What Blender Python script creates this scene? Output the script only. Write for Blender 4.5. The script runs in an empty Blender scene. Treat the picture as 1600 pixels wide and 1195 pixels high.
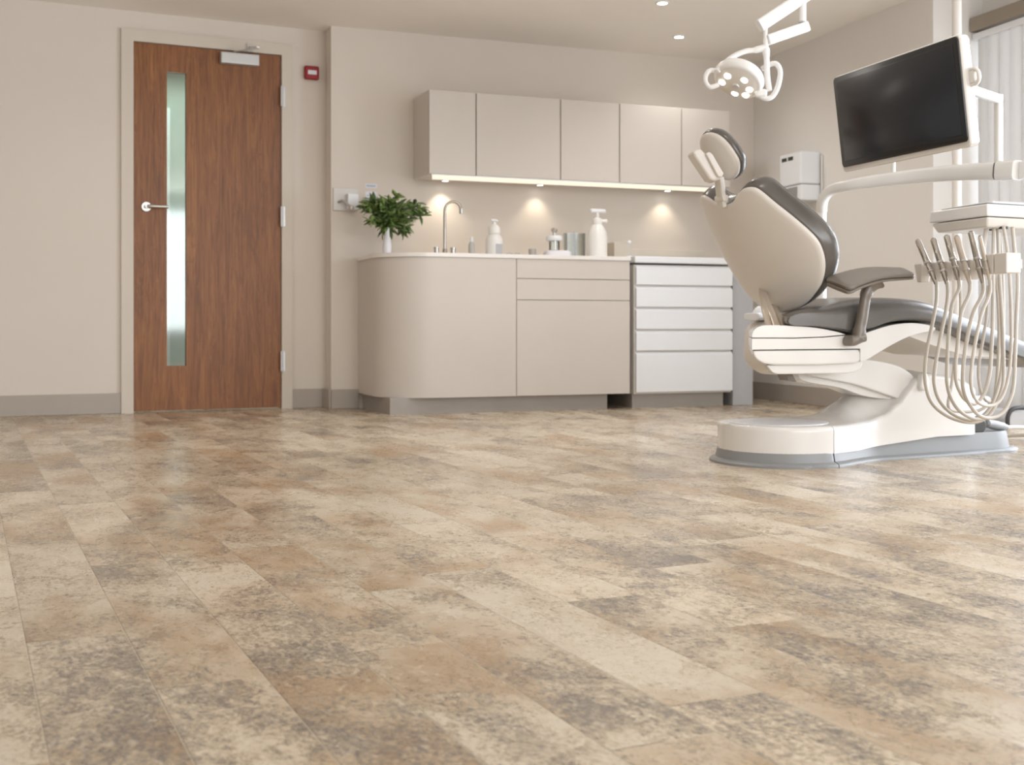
import bpy, bmesh, math, random
from mathutils import Vector as V, Matrix
random.seed(7)
sc = bpy.context.scene
COL = sc.collection
PI = math.pi

# ------------------------------------------------------------------ camera model
F, HZ, VPX, H = 1860.0, 508.0, -58.0, 0.5
TH = math.atan((800 - VPX) / F)
FW = V((math.sin(TH), math.cos(TH), 0)); RT = V((math.cos(TH), -math.sin(TH), 0)); UP = V((0, 0, 1))
O = V((0, 0, H))
def ray(px, py): return FW + RT * ((px - 800) / F) + UP * ((HZ - py) / F)
def at_y(px, py, y):
    d = ray(px, py); return O + d * (y / d.y)
def at_d(px, py, d): return O + ray(px, py) * d
def at_pl(px, py, p, n):
    d = ray(px, py); return O + d * ((V(p) - O).dot(V(n)) / d.dot(V(n)))

# ------------------------------------------------------------------ materials
def srgb(r, g, b):
    def c(v):
        v /= 255.0
        return v / 12.92 if v <= 0.04045 else ((v + 0.055) / 1.055) ** 2.4
    return (c(r), c(g), c(b), 1)

def newmat(name):
    m = bpy.data.materials.new(name); m.use_nodes = True
    nt = m.node_tree; nt.nodes.clear()
    return m, nt

class NT:
    def __init__(s, nt): s.nt = nt
    def n(s, t, **kw):
        nd = s.nt.nodes.new(t)
        for k, v in kw.items():
            if k.startswith('i_'): nd.inputs[k[2:].replace('_', ' ')].default_value = v
            else: setattr(nd, k, v)
        return nd
    def l(s, a, b): s.nt.links.new(a, b)
    def math(s, op, a, b=None, c=None):
        nd = s.n('ShaderNodeMath', operation=op)
        for i, v in enumerate((a, b, c)):
            if v is None: continue
            if hasattr(v, 'links') or hasattr(v, 'is_linked'): s.l(v, nd.inputs[i])
            else: nd.inputs[i].default_value = v
        return nd.outputs[0]
    def mix(s, fac, a, b, blend='MIX'):
        nd = s.n('ShaderNodeMix', data_type='RGBA', blend_type=blend)
        for i, v in ((0, fac), (6, a), (7, b)):
            if hasattr(v, 'is_linked'): s.l(v, nd.inputs[i])
            else: nd.inputs[i].default_value = v
        return nd.outputs[2]
    def noise(s, vec, scale, detail=4, rough=.5, dist=0):
        nd = s.n('ShaderNodeTexNoise'); s.l(vec, nd.inputs['Vector'])
        nd.inputs['Scale'].default_value = scale; nd.inputs['Detail'].default_value = detail
        nd.inputs['Roughness'].default_value = rough; nd.inputs['Distortion'].default_value = dist
        return nd.outputs[0]
    def ramp(s, fac, stops):
        nd = s.n('ShaderNodeValToRGB'); s.l(fac, nd.inputs[0])
        el = nd.color_ramp.elements
        while len(el) < len(stops): el.new(0.5)
        for e, (p, c) in zip(el, stops): e.position = p; e.color = c
        return nd.outputs[0]

def pmat(name, col, rough=.5, metal=0, spec=.5, coat=0, var=.03, vscale=8, bump=0, bscale=200):
    m, nt = newmat(name); N = NT(nt)
    out = N.n('ShaderNodeOutputMaterial'); b = N.n('ShaderNodeBsdfPrincipled')
    tc = N.n('ShaderNodeTexCoord')
    nz = N.noise(tc.outputs['Object'], vscale, 3)
    lo = tuple(c * (1 - var) for c in col[:3]) + (1,); hi = tuple(min(1, c * (1 + var)) for c in col[:3]) + (1,)
    N.l(N.ramp(nz, [(.3, lo), (.7, hi)]), b.inputs['Base Color'])
    b.inputs['Roughness'].default_value = rough; b.inputs['Metallic'].default_value = metal
    b.inputs['Specular IOR Level'].default_value = spec
    b.inputs['Coat Weight'].default_value = coat; b.inputs['Coat Roughness'].default_value = .08
    if bump:
        bp = N.n('ShaderNodeBump'); bp.inputs['Strength'].default_value = bump; bp.inputs['Distance'].default_value = .001
        N.l(N.noise(tc.outputs['Object'], bscale, 2), bp.inputs['Height']); N.l(bp.outputs[0], b.inputs['Normal'])
    N.l(b.outputs[0], out.inputs[0])
    return m

def emat(name, col, s):
    m, nt = newmat(name); N = NT(nt)
    out = N.n('ShaderNodeOutputMaterial'); e = N.n('ShaderNodeEmission')
    e.inputs[0].default_value = col; e.inputs[1].default_value = s
    N.l(e.outputs[0], out.inputs[0]); return m

def glassmat(name, tint, gl=.12, rough=.02):
    m, nt = newmat(name); N = NT(nt)
    out = N.n('ShaderNodeOutputMaterial'); t = N.n('ShaderNodeBsdfTransparent'); g = N.n('ShaderNodeBsdfGlossy')
    t.inputs[0].default_value = tint; g.inputs['Roughness'].default_value = rough
    fr = N.n('ShaderNodeFresnel'); fr.inputs[0].default_value = 1.45
    mx = N.n('ShaderNodeMixShader')
    N.l(N.math('MULTIPLY_ADD', fr.outputs[0], .8, gl * .3), mx.inputs[0])
    N.l(t.outputs[0], mx.inputs[1]); N.l(g.outputs[0], mx.inputs[2]); N.l(mx.outputs[0], out.inputs[0])
    return m

def clothmat(name, col, trans):
    m, nt = newmat(name); N = NT(nt)
    out = N.n('ShaderNodeOutputMaterial'); d = N.n('ShaderNodeBsdfDiffuse'); t = N.n('ShaderNodeBsdfTranslucent')
    d.inputs[0].default_value = col; t.inputs[0].default_value = col
    mx = N.n('ShaderNodeMixShader'); mx.inputs[0].default_value = trans
    N.l(d.outputs[0], mx.inputs[1]); N.l(t.outputs[0], mx.inputs[2]); N.l(mx.outputs[0], out.inputs[0])
    return m

def floormat():
    m, nt = newmat('stone_plank_vinyl'); N = NT(nt)
    out = N.n('ShaderNodeOutputMaterial'); b = N.n('ShaderNodeBsdfPrincipled')
    tc = N.n('ShaderNodeTexCoord'); sp = N.n('ShaderNodeSeparateXYZ'); N.l(tc.outputs['Object'], sp.inputs[0])
    x, y = sp.outputs[0], sp.outputs[1]
    u = N.math('DIVIDE', N.math('SUBTRACT', x, .09 - 6), .15)
    row = N.math('FLOOR', u); fu = N.math('FRACT', u)
    wn = N.n('ShaderNodeTexWhiteNoise', noise_dimensions='1D'); N.l(row, wn.inputs['W'])
    v = N.math('ADD', N.math('DIVIDE', N.math('ADD', y, 9), .92), N.math('MULTIPLY', wn.outputs['Value'], 7.0))
    idx = N.math('FLOOR', v); fv = N.math('FRACT', v)
    # per-plank random
    cx = N.n('ShaderNodeCombineXYZ'); N.l(row, cx.inputs[0]); N.l(idx, cx.inputs[1])
    w2 = N.n('ShaderNodeTexWhiteNoise', noise_dimensions='3D'); N.l(cx.outputs[0], w2.inputs['Vector'])
    sc_ = N.n('ShaderNodeVectorMath', operation='SCALE'); N.l(w2.outputs['Color'], sc_.inputs[0]); sc_.inputs['Scale'].default_value = 20
    off = N.n('ShaderNodeVectorMath', operation='ADD'); N.l(tc.outputs['Object'], off.inputs[0]); N.l(sc_.outputs[0], off.inputs[1])
    mp = N.n('ShaderNodeMapping'); mp.inputs['Scale'].default_value = (1.0, .62, 1); N.l(off.outputs[0], mp.inputs[0])
    P = mp.outputs[0]
    big = N.noise(P, 3.0, 6, .62, .5)
    hue = N.noise(P, 2.6, 4, .6, .4)
    mid = N.noise(P, 16, 8, .80, .4)
    fin = N.noise(P, 120, 7, .80, .3)
    cre = srgb(208, 192, 169); tan = srgb(192, 170, 140); brn = srgb(171, 138, 99); gry = srgb(122, 113, 105); pale = srgb(217, 206, 187)
    def dev(n_, k_): return N.math('MULTIPLY', N.math('SUBTRACT', n_, .5), k_)
    t = N.math('ADD', N.math('ADD', dev(big, .92), dev(mid, .55)), N.math('ADD', dev(fin, .95), .497))
    base = N.ramp(t, [(.305, gry), (.395, srgb(152, 140, 125)), (.465, srgb(182, 166, 142)), (.53, cre), (.64, pale)])
    warm = N.ramp(N.math('ADD', N.math('ADD', dev(hue, .9), .5), dev(fin, .5)), [(.50, (0, 0, 0, 1)), (.64, (1, 1, 1, 1))])
    base = N.mix(N.math('MULTIPLY', warm, .72), base, brn)
    # per plank tone
    tone = N.math('MULTIPLY_ADD', w2.outputs['Value'], .14, .92)
    tcol = N.n('ShaderNodeCombineXYZ'); [N.l(tone, tcol.inputs[i]) for i in range(3)]
    base = N.mix(1.0, base, tcol.outputs[0], 'MULTIPLY')
    # crackled grain: small dark pits gathered in clusters
    pit = N.noise(P, 170, 5, .75, .6)
    clus = N.ramp(N.noise(P, 6, 3, .6), [(.36, (1, 1, 1, 1)), (.56, (.10, .10, .10, 1))])
    cr = N.ramp(N.math('ADD', N.math('MULTIPLY', pit, .6), N.math('MULTIPLY', fin, .4)), [(.40, (1, 1, 1, 1)), (.475, (0, 0, 0, 1))])
    base = N.mix(N.math('MULTIPLY', N.math('MULTIPLY', cr, clus), .9), base, srgb(104, 92, 80))
    hl = N.ramp(N.noise(P, 60, 7, .75, .5), [(.54, (0, 0, 0, 1)), (.66, (1, 1, 1, 1))])
    base = N.mix(N.math('MULTIPLY', hl, .40), base, srgb(232, 222, 204))
    # joints
    ju = N.math('MINIMUM', fu, N.math('SUBTRACT', 1.0, fu)); jv = N.math('MINIMUM', fv, N.math('SUBTRACT', 1.0, fv))
    j1 = N.math('LESS_THAN', ju, .0095); j2 = N.math('LESS_THAN', jv, .0015)
    j = N.math('MAXIMUM', j1, j2)
    jc = N.mix(N.math('GREATER_THAN', fu, .5), srgb(112, 98, 84), srgb(206, 192, 170))
    base = N.mix(N.math('MULTIPLY', j, .75), base, jc)
    N.l(base, b.inputs['Base Color'])
    rr = N.math('MULTIPLY_ADD', mid, .16, .20)
    N.l(rr, b.inputs['Roughness']); b.inputs['Specular IOR Level'].default_value = .5
    bp = N.n('ShaderNodeBump'); bp.inputs['Strength'].default_value = .25; bp.inputs['Distance'].default_value = .002
    hgt = N.math('SUBTRACT', N.math('MULTIPLY', fin, .35), N.math('MULTIPLY', j, .5))
    N.l(hgt, bp.inputs['Height']); N.l(bp.outputs[0], b.inputs['Normal'])
    N.l(b.outputs[0], out.inputs[0])
    return m

def woodmat():
    m, nt = newmat('walnut_veneer'); N = NT(nt)
    out = N.n('ShaderNodeOutputMaterial'); b = N.n('ShaderNodeBsdfPrincipled')
    tc = N.n('ShaderNodeTexCoord')
    mp = N.n('ShaderNodeMapping'); mp.inputs['Scale'].default_value = (9, 9, .7); N.l(tc.outputs['Object'], mp.inputs[0])
    n1 = N.noise(mp.outputs[0], 1.6, 5, .6, 1.2)
    mp2 = N.n('ShaderNodeMapping'); mp2.inputs['Scale'].default_value = (70, 70, 2.2); N.l(tc.outputs['Object'], mp2.inputs[0])
    n2 = N.noise(mp2.outputs[0], 1.5, 5, .65, .4)
    # cathedral figure: rings
    rings = N.math('FRACT', N.math('MULTIPLY', n1, 9.0))
    t = N.math('ADD', N.math('MULTIPLY', rings, .11), N.math('ADD', N.math('MULTIPLY', n1, .40), N.math('MULTIPLY', n2, .55)))
    colr = N.ramp(t, [(.38, srgb(104, 62, 30)), (.52, srgb(133, 82, 42)), (.68, srgb(160, 106, 58))])
    N.l(colr, b.inputs['Base Color']); b.inputs['Roughness'].default_value = .42
    N.l(b.outputs[0], out.inputs[0]); return m

M = {}
M['wall'] = pmat('warm_wall_paint', srgb(223, 214, 204), .85, spec=.25, var=.012, vscale=2, bump=.15, bscale=300)
M['wall_r'] = pmat('side_wall_paint', srgb(232, 228, 223), .85, spec=.25, var=.012, vscale=2)
M['ceiling'] = pmat('ceiling_paint', srgb(247, 242, 236), .9, spec=.2, var=.01, vscale=2)
M['frame'] = pmat('door_frame_paint', srgb(214, 204, 191), .5, var=.01)
M['floor'] = floormat()
M['wood'] = woodmat()
M['skirting'] = pmat('grey_skirting_vinyl', srgb(176, 167, 157), .5, var=.02)
M['cab'] = pmat('beige_laminate', srgb(210, 202, 194), .4, spec=.4, var=.012, vscale=3)
M['cab_in'] = pmat('cabinet_carcass', srgb(160, 150, 138), .6, var=.01)
M['worktop'] = pmat('white_solid_surface', srgb(236, 231, 226), .25, var=.01)
M['white'] = pmat('white_lacquer', srgb(235, 237, 240), .25, var=.008)
M['plinth'] = pmat('grey_plinth', srgb(164, 157, 149), .45, var=.02)
M['greypanel'] = pmat('grey_end_panel', srgb(186, 187, 190), .4, var=.02)
M['plastic'] = pmat('warm_white_plastic', srgb(228, 225, 221), .22, spec=.5, var=.01, coat=.3)
M['plastic2'] = pmat('cream_plastic', srgb(226, 220, 213), .28, spec=.5, var=.01)
M['upholstery'] = pmat('grey_vinyl_upholstery', srgb(92, 87, 82), .26, spec=.7, var=.04, vscale=12, bump=.1, bscale=500)
M['greyplastic'] = pmat('grey_base_rubber', srgb(140, 141, 142), .38, var=.02)
M['armplastic'] = pmat('taupe_arm_plastic', srgb(122, 113, 104), .3, spec=.6, var=.02)
M['hinge'] = pmat('champagne_metal', srgb(196, 184, 170), .28, metal=.3, var=.03)
M['chrome'] = pmat('chrome', srgb(176, 169, 160), .14, metal=1, var=.02)
M['steel'] = pmat('brushed_steel', srgb(200, 197, 192), .3, metal=1, var=.02)
M['satin'] = pmat('silver_satin', srgb(205, 205, 205), .35, metal=.5, var=.02)
M['hose'] = pmat('grey_hose_rubber', srgb(192, 184, 173), .4, var=.02)
M['lamp'] = pmat('lamp_white', srgb(240, 238, 235), .25, var=.005)
M['black'] = pmat('black_bezel', srgb(22, 22, 24), .3, var=.02)
M['dark'] = pmat('dark_rubber', srgb(58, 55, 53), .5, var=.02)
M['screen'] = pmat('dark_screen_glass', srgb(27, 31, 39), .22, spec=.5, var=.03)
M['red'] = pmat('red_alarm_plastic', srgb(150, 24, 28), .4, var=.02)
M['paper'] = pmat('paper', srgb(232, 234, 240), .8, var=.02)
M['paperink'] = pmat('pale_print', srgb(170, 180, 205), .8, var=.05)
M['leaf'] = pmat('leaf_green', srgb(126, 150, 84), .45, var=.35, vscale=30)
M['leaf2'] = pmat('leaf_dark', srgb(78, 104, 52), .45, var=.3, vscale=30)
M['stem'] = pmat('stem_green', srgb(96, 104, 60), .6, var=.1)
M['ceramic'] = pmat('white_ceramic', srgb(232, 230, 236), .2, var=.01)
M['bottle'] = pmat('white_bottle_plastic', srgb(240, 238, 234), .3, var=.01)
M['clear'] = glassmat('clear_glass', (.93, .95, .94, 1), .2)
M['winglass'] = glassmat('window_glass', (.95, .97, 1, 1), .1)
M['doorglass'] = glassmat('green_tinted_glass', (.80, .88, .85, 1), .3, .06)
M['blind'] = clothmat('grey_blind_fabric', srgb(226, 224, 222), .30)
M['winframe'] = pmat('window_frame_paint', srgb(206, 206, 208), .4, var=.01)
M['corr'] = pmat('corridor_paint', srgb(200, 208, 200), .8, var=.01)
M['teal'] = pmat('teal_rubber', srgb(90, 130, 128), .5, var=.03)
M['beigebox'] = pmat('beige_card', srgb(206, 196, 182), .7, var=.02)
M['strip'] = emat('underside_glow', (1, .86, .68, 1), 1.15)
M['led'] = emat('lamp_led', (1, .93, .82, 1), 6)
M['down'] = emat('downlight_led', (1, .95, .88, 1), 9)
M['display'] = pmat('grey_display', srgb(150, 150, 150), .4, var=.03)

# ------------------------------------------------------------------ geometry
def spline(pts, n=6, closed=False):
    P = [V(p) if len(p) == 3 else V((p[0], p[1], 0)) for p in pts]
    k = len(P); res = []
    segs = k if closed else k - 1
    for i in range(segs):
        if closed: a, b, c, d = P[(i - 1) % k], P[i], P[(i + 1) % k], P[(i + 2) % k]
        else: a, b, c, d = P[max(i - 1, 0)], P[i], P[i + 1], P[min(i + 2, k - 1)]
        for j in range(n):
            t = j / n
            res.append(.5 * ((2 * b) + (c - a) * t + (2 * a - 5 * b + 4 * c - d) * t * t + (3 * b - a - 3 * c + d) * t ** 3))
    if not closed: res.append(P[-1].copy())
    return res

class MB:
    def __init__(s): s.bm = bmesh.new()
    def ring(s, pts): return [s.bm.verts.new(V(p)) for p in pts]
    def face(s, vs):
        try: s.bm.faces.new(vs)
        except ValueError: pass
    def bridge(s, a, b, closed=True):
        n = len(a)
        for i in range(n if closed else n - 1): s.face([a[i], a[(i + 1) % n], b[(i + 1) % n], b[i]])
    def loft(s, rings, closed=True, caps=True):
        rs = [s.ring(r) for r in rings]
        for a, b in zip(rs, rs[1:]): s.bridge(a, b, closed)
        if caps: s.face(rs[0][::-1]); s.face(rs[-1])
        return rs
    def box(s, c, size, ax=None):
        c = V(c); X, Y, Z = ax if ax else (V((1, 0, 0)), V((0, 1, 0)), V((0, 0, 1)))
        a, b, d = size[0] / 2, size[1] / 2, size[2] / 2
        vs = [s.bm.verts.new(c + X * (i * a) + Y * (j * b) + Z * (k * d)) for i in (-1, 1) for j in (-1, 1) for k in (-1, 1)]
        for f in ((0, 1, 3, 2), (4, 6, 7, 5), (0, 4, 5, 1), (2, 3, 7, 6), (0, 2, 6, 4), (1, 5, 7, 3)): s.face([vs[i] for i in f])
    def b2(s, lo, hi):
        lo, hi = V(lo), V(hi); s.box((lo + hi) / 2, tuple(hi - lo))
    def prism(s, poly, f0, f1):
        s.loft([[f0(*p) for p in poly], [f1(*p) for p in poly]])
    def sweep(s, path, sizes, n=12, up=(0, 0, 1), sq=1.0, caps=True):
        """path of points; sizes: r or (half_w, half_t) each; superellipse section"""
        P = [V(p) for p in path]; rings = []
        side = None
        for i, p in enumerate(P):
            t = (P[min(i + 1, len(P) - 1)] - P[max(i - 1, 0)]).normalized()
            if side is None:
                u = V(up)
                if abs(u.dot(t)) > .95: u = V((1, 0, 0)) if abs(t.x) < .9 else V((0, 1, 0))
                side = t.cross(u).normalized()
            else:
                side = (side - t * side.dot(t)).normalized()
            nn = side.cross(t).normalized()
            sz = sizes[i] if isinstance(sizes, (list, tuple)) and isinstance(sizes[0], (list, tuple)) else ((sizes[i], sizes[i]) if isinstance(sizes, (list, tuple)) else (sizes, sizes))
            r = []
            for k in range(n):
                a = 2 * PI * k / n; ca, sa = math.cos(a), math.sin(a)
                r.append(p + side * (sz[0] * math.copysign(abs(ca) ** sq, ca)) + nn * (sz[1] * math.copysign(abs(sa) ** sq, sa)))
            rings.append(r)
        s.loft(rings, True, caps)
    def lathe(s, prof, c, n=24, ax=None):
        c = V(c); X, Y, Z = ax if ax else (V((1, 0, 0)), V((0, 1, 0)), V((0, 0, 1)))
        rings = []
        for r, z in prof:
            r = max(r, 1e-4)
            rings.append([c + X * (r * math.cos(2 * PI * k / n)) + Y * (r * math.sin(2 * PI * k / n)) + Z * z for k in range(n)])
        s.loft(rings)
    def slab(s, outline, f, layers, capring=(.8, .5, .2), dome0=0, dome1=0):
        """outline [(u,v)] ; layers [(w, inset)]"""
        k = len(outline); Pt = [V((p[0], p[1], 0)) for p in outline]
        area = sum(Pt[i].x * Pt[(i + 1) % k].y - Pt[(i + 1) % k].x * Pt[i].y for i in range(k))
        sg = 1 if area > 0 else -1
        nr = []
        for i in range(k):
            t = Pt[(i + 1) % k] - Pt[i - 1]; nr.append(V((-t.y, t.x, 0)).normalized() * sg)
        cen = sum(Pt, V((0, 0, 0))) / k
        def ring2(w, ins, sca=1): return [f(*( (cen + (Pt[i] + nr[i] * ins - cen) * sca).xy ), w) for i in range(k)]
        rings = []
        w0, i0 = layers[0]; w1, i1 = layers[-1]
        for sca in capring[::-1]: rings.append(ring2(w0 - dome0 * (1 - sca * sca), i0, sca))
        for w, ins in layers: rings.append(ring2(w, ins))
        for sca in capring: rings.append(ring2(w1 + dome1 * (1 - sca * sca), i1, sca))
        s.loft(rings)
    def build(s, name, m, parent=None, bevel=0, seg=3, smooth=38, label=None):
        bmesh.ops.remove_doubles(s.bm, verts=s.bm.verts, dist=1e-6)
        bmesh.ops.recalc_face_normals(s.bm, faces=s.bm.faces)
        off = V((0, 0, 0)); q = parent
        while q is not None: off += V(q.location); q = q.parent
        if off.length: bmesh.ops.translate(s.bm, verts=s.bm.verts, vec=-off)
        me = bpy.data.meshes.new(name); s.bm.to_mesh(me); s.bm.free()
        me.materials.append(M[m] if isinstance(m, str) else m)
        for p in me.polygons: p.use_smooth = True
        if smooth < 180: me.set_sharp_from_angle(angle=math.radians(smooth))
        o = bpy.data.objects.new(name, me); COL.objects.link(o)
        if parent is not None: o.parent = parent
        if bevel:
            bv = o.modifiers.new('bevel', 'BEVEL'); bv.width = bevel; bv.segments = seg; bv.limit_method = 'ANGLE'; bv.angle_limit = math.radians(40)
            bv.harden_normals = True
        if label: o['label'] = label
        return o

def tag(o, label, cat, group=None, kind=None):
    o['label'] = label; o['category'] = cat
    if group: o['group'] = group
    if kind: o['kind'] = kind
    return o
def struct(o, label=None, cat=None):
    o['kind'] = 'structure'
    if label: o['label'] = label
    if cat: o['category'] = cat
    return o
def thing(name, loc, label, cat, group=None):
    o = bpy.data.objects.new(name, None); COL.objects.link(o); o.location = loc; o.empty_display_size = .05
    return tag(o, label, cat, group)
def children(o): return [c for c in COL.objects if c.parent == o]
def dup(root, delta, label, group=None):
    r = root.copy(); COL.objects.link(r); r.location = root.location + V(delta); r['label'] = label
    if group: r['group'] = group
    for ch in children(root):
        c = ch.copy(); COL.objects.link(c); c.parent = r
        for g in children(ch):
            d = g.copy(); COL.objects.link(d); d.parent = c
    return r
def light(name, kind, loc, target, power, col, size=.5, size_y=None, spot=None, blend=.6, parent=None):
    L = bpy.data.lights.new(name, kind); L.energy = power; L.color = col
    if kind == 'AREA':
        L.size = size
        if size_y: L.shape = 'RECTANGLE'; L.size_y = size_y
    else: L.shadow_soft_size = size
    if spot: L.spot_size = math.radians(spot); L.spot_blend = blend
    o = bpy.data.objects.new(name, L); COL.objects.link(o); o.location = loc
    o.rotation_euler = (V(target) - V(loc)).to_track_quat('-Z', 'Y').to_euler()
    return o

# ------------------------------------------------------------------ room shell
CZ = 2.29; DY = 7.07
BA = math.radians(-4); BX = V((math.cos(BA), math.sin(BA), 0)); BN = V((-math.sin(BA), math.cos(BA), 0))
B0 = V((2.0, 6.92, 0))
def B(s, off, z=0): return B0 + BX * s - BN * off + V((0, 0, z))
def onB(px, py, off):
    p = at_pl(px, py, B0 - BN * off, BN); return ((p - B0).dot(BX), p.z)
PSI = TH - math.atan((800 - 200) / F)
CORNER = B(2.93, 0)
RD = V((-math.sin(PSI), -math.cos(PSI), 0))     # along the right wall toward the camera
RN = V((-math.cos(PSI), math.sin(PSI), 0))      # into the room
def R(t, off, z=0): return CORNER + RD * t + RN * off + V((0, 0, z))

mb = MB(); mb.b2((-3.2, -2.2, -.05), (6.0, 8.7, 0)); struct(mb.build('floor', 'floor'), 'floor of mottled beige and brown stone-look planks', 'floor')
mb = MB(); mb.b2((-3.2, -2.2, CZ), (6.0, 8.7, CZ + .06)); struct(mb.build('ceiling', 'ceiling'), 'flat pale ceiling with small round downlights', 'ceiling')

# wall with the door (opening 0.819..1.796)
DL, DR = .885, 1.732; FL, FR = .815, 1.80; DT = 2.115; FT = 2.185
mb = MB()
mb.b2((-3.2, DY, 0), (FL + .03, DY + .12, CZ)); mb.b2((FR - .03, DY, 0), (2.10, DY + .12, CZ)); mb.b2((FL + .03, DY, FT - .03), (FR - .03, DY + .12, CZ))
struct(mb.build('wall_back_left', 'wall'), 'warm beige wall around the wooden door', 'wall')
mb = MB()
q = [B(0, 0), B(3.05, 0), B(3.05, -.15), B(0, -.3)]
mb.loft([[p for p in q], [p + V((0, 0, CZ)) for p in q]])
struct(mb.build('wall_back_right', 'wall'), 'warm beige wall behind the cabinets and sink counter', 'wall')
t_end = (at_pl(1458, 300, CORNER, RN) - CORNER).dot(RD)
mb = MB()
q = [R(0, 0), R(t_end, 0), R(t_end, -.32), R(0, -.32)]
mb.loft([q, [p + V((0, 0, CZ)) for p in q]])
struct(mb.build('wall_right', 'wall_r'), 'pale right wall beside the window', 'wall')
# window wall behind the recess, with a tall opening
W0, W1 = t_end + .03, t_end + 2.6
mb = MB()
def rbox(t0, t1, o0, o1, z0, z1, m=None):
    q = [R(t0, o0), R(t1, o0), R(t1, o1), R(t0, o1)]
    (m or mb).loft([[p + V((0, 0, z0)) for p in q], [p + V((0, 0, z1)) for p in q]])
WT = 2.16; WB = .05
rbox(t_end - .1, W0, -.32, -.45, 0, CZ); rbox(W1, W1 + 2.6, -.32, -.45, 0, CZ); rbox(W0, W1, -.32, -.45, WT, CZ); rbox(W0, W1, -.32, -.45, 0, WB)
struct(mb.build('wall_window', 'wall_r'), 'recessed outer wall holding the tall window', 'wall')
# window
win = MB()
for a, b in ((W0, W0 + .05), (W0 + .36, W0 + .41), (W0 + 1.25, W0 + 1.3), (W1 - .05, W1)): rbox(a, b, -.34, -.41, WB, WT, win)
rbox(W0, W1, -.34, -.41, WB, WB + .05, win); rbox(W0, W1, -.34, -.41, WT - .05, WT, win)
wo = struct(win.build('window_1', 'winframe', bevel=.004), 'tall daylight window in the right wall', 'window')
g = MB(); rbox(W0 + .02, W1 - .02, -.372, -.378, WB + .02, WT - .02, g); g.build('window_pane', 'winglass', wo)
# blind: cassette, rail and drawn fabric strips
bl = thing('window_blind', R(W0 + .3, -.28, 0), 'grey vertical strip blind drawn back across the window on the right', 'blind')
g = MB(); rbox(W0 - .02, W1, -.225, -.315, 2.075, 2.15, g); g.build('blind_cassette', pmat('taupe_cassette', srgb(150, 138, 124), .5), bl, bevel=.005)
g = MB(); rbox(W0 - .02, W1, -.24, -.30, 2.03, 2.065, g); g.build('headrail', 'white', bl, bevel=.004)
for k in range(6):
    t = W0 + .0 + k * .082
    g = MB(); pts0 = [R(t + .085 * j / 6, -.265 + .014 * math.sin(j / 6 * PI) + (.004 if k % 2 else 0)) for j in range(7)]
    back = [p - RN * .002 for p in pts0[::-1]]
    q = pts0 + back
    g.loft([[p + V((0, 0, .06)) for p in q], [p + V((0, 0, 2.03)) for p in q]])
    g.build('blind_strip', 'blind', bl)
# baseboards
def board(name, pts, m='skirting', h=.115, th=.014):
    mb = MB()
    for a, b, n in pts:
        q = [a, b, b + n * th, a + n * th]; mb.loft([[p.copy() for p in q], [p + V((0, 0, h)) for p in q]])
    return struct(mb.build(name, m, bevel=.003), 'grey skirting board', 'baseboard')
ny = V((0, -1, 0))
board('baseboard_left', [(V((-3.2, DY, 0)), V((FL, DY, 0)), ny)])
board('baseboard_back_left', [(V((FR, DY, 0)), V((1.998, DY, 0)), ny), (V((2.0, DY, 0)), V((2.0, 6.92, 0)), V((-1, 0, 0)))])
board('baseboard_back_right', [(B(0, 0), B(.165, 0), -BN)])
board('baseboard_right', [(R(0, 0), R(t_end, 0), RN), (B(2.56, 0), B(2.92, 0), -BN)])
# upstand trim above the drawer unit
mb = MB(); s0 = 1.69
q = [B(s0, 0), B(2.55, 0), B(2.55, .012), B(s0, .012)]
mb.loft([[p + V((0, 0, .90)) for p in q], [p + V((0, 0, 1.0)) for p in q]])
struct(mb.build('trim_1', pmat('upstand', srgb(216, 208, 197), .4), bevel=.002), 'low splashback upstand behind the worktop', 'trim')

# ------------------------------------------------------------------ door
GX0, GX1, GZ0, GZ1 = 1.068, 1.178, .265, 1.962
mb = MB(); y0, y1 = DY - .004, DY + .04
mb.b2((DL, y0, .008), (GX0, y1, DT)); mb.b2((GX1, y0, .008), (DR, y1, DT)); mb.b2((GX0, y0, .008), (GX1, y1, GZ0)); mb.b2((GX0, y0, GZ1), (GX1, y1, DT))
door = struct(mb.build('door_1', 'wood'), 'walnut door with narrow glass strip and steel lever', 'door')
mb = MB(); mb.b2((GX0, DY + .015, GZ0), (GX1, DY + .021, GZ1)); mb.build('vision_glass', 'doorglass', door, label='tall narrow green-tinted glass strip')
mb = MB()
mb.b2((FL, DY - .02, 0), (DL - .003, DY + .1, FT)); mb.b2((DR + .003, DY - .02, 0), (FR, DY + .1, FT)); mb.b2((DL - .003, DY - .02, DT + .003), (DR + .003, DY + .1, FT))
mb.build('door_frame', 'frame', door, bevel=.003, label='pale painted door frame')
mb = MB()
for z in (1.87, 1.15, .285): mb.b2((DR - .012, DY - .024, z - .06), (DR + .012, DY - .004, z + .06))
for z in (1.87, 1.15, .285):
    h_ = MB(); h_.sweep([(DR, DY - .028, z - .06), (DR, DY - .028, z + .06)], .009, 12); h_.b2((DR - .002, DY - .024, z - .06), (DR + .022, DY - .02, z + .06)); h_.build('hinge', 'satin', door, label='pale steel hinge')
mb.bm.free()
hx, hz = .953, 1.178
mb = MB(); ax = (V((1, 0, 0)), V((0, 0, 1)), V((0, -1, 0)))
mb.lathe([(.0, 0), (.029, 0), (.029, .007), (.026, .01), (0.012, .01), (.011, .045), (0, .045)], (hx, DY - .004, hz), 24, ax)
mb.sweep(spline([(hx, DY - .045, hz), (hx + .02, DY - .05, hz), (hx + .06, DY - .052, hz), (hx + .115, DY - .052, hz)], 4), .010, 12)
mb.build('lever_handle', 'steel', door, label='brushed steel lever on a round rose')
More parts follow.
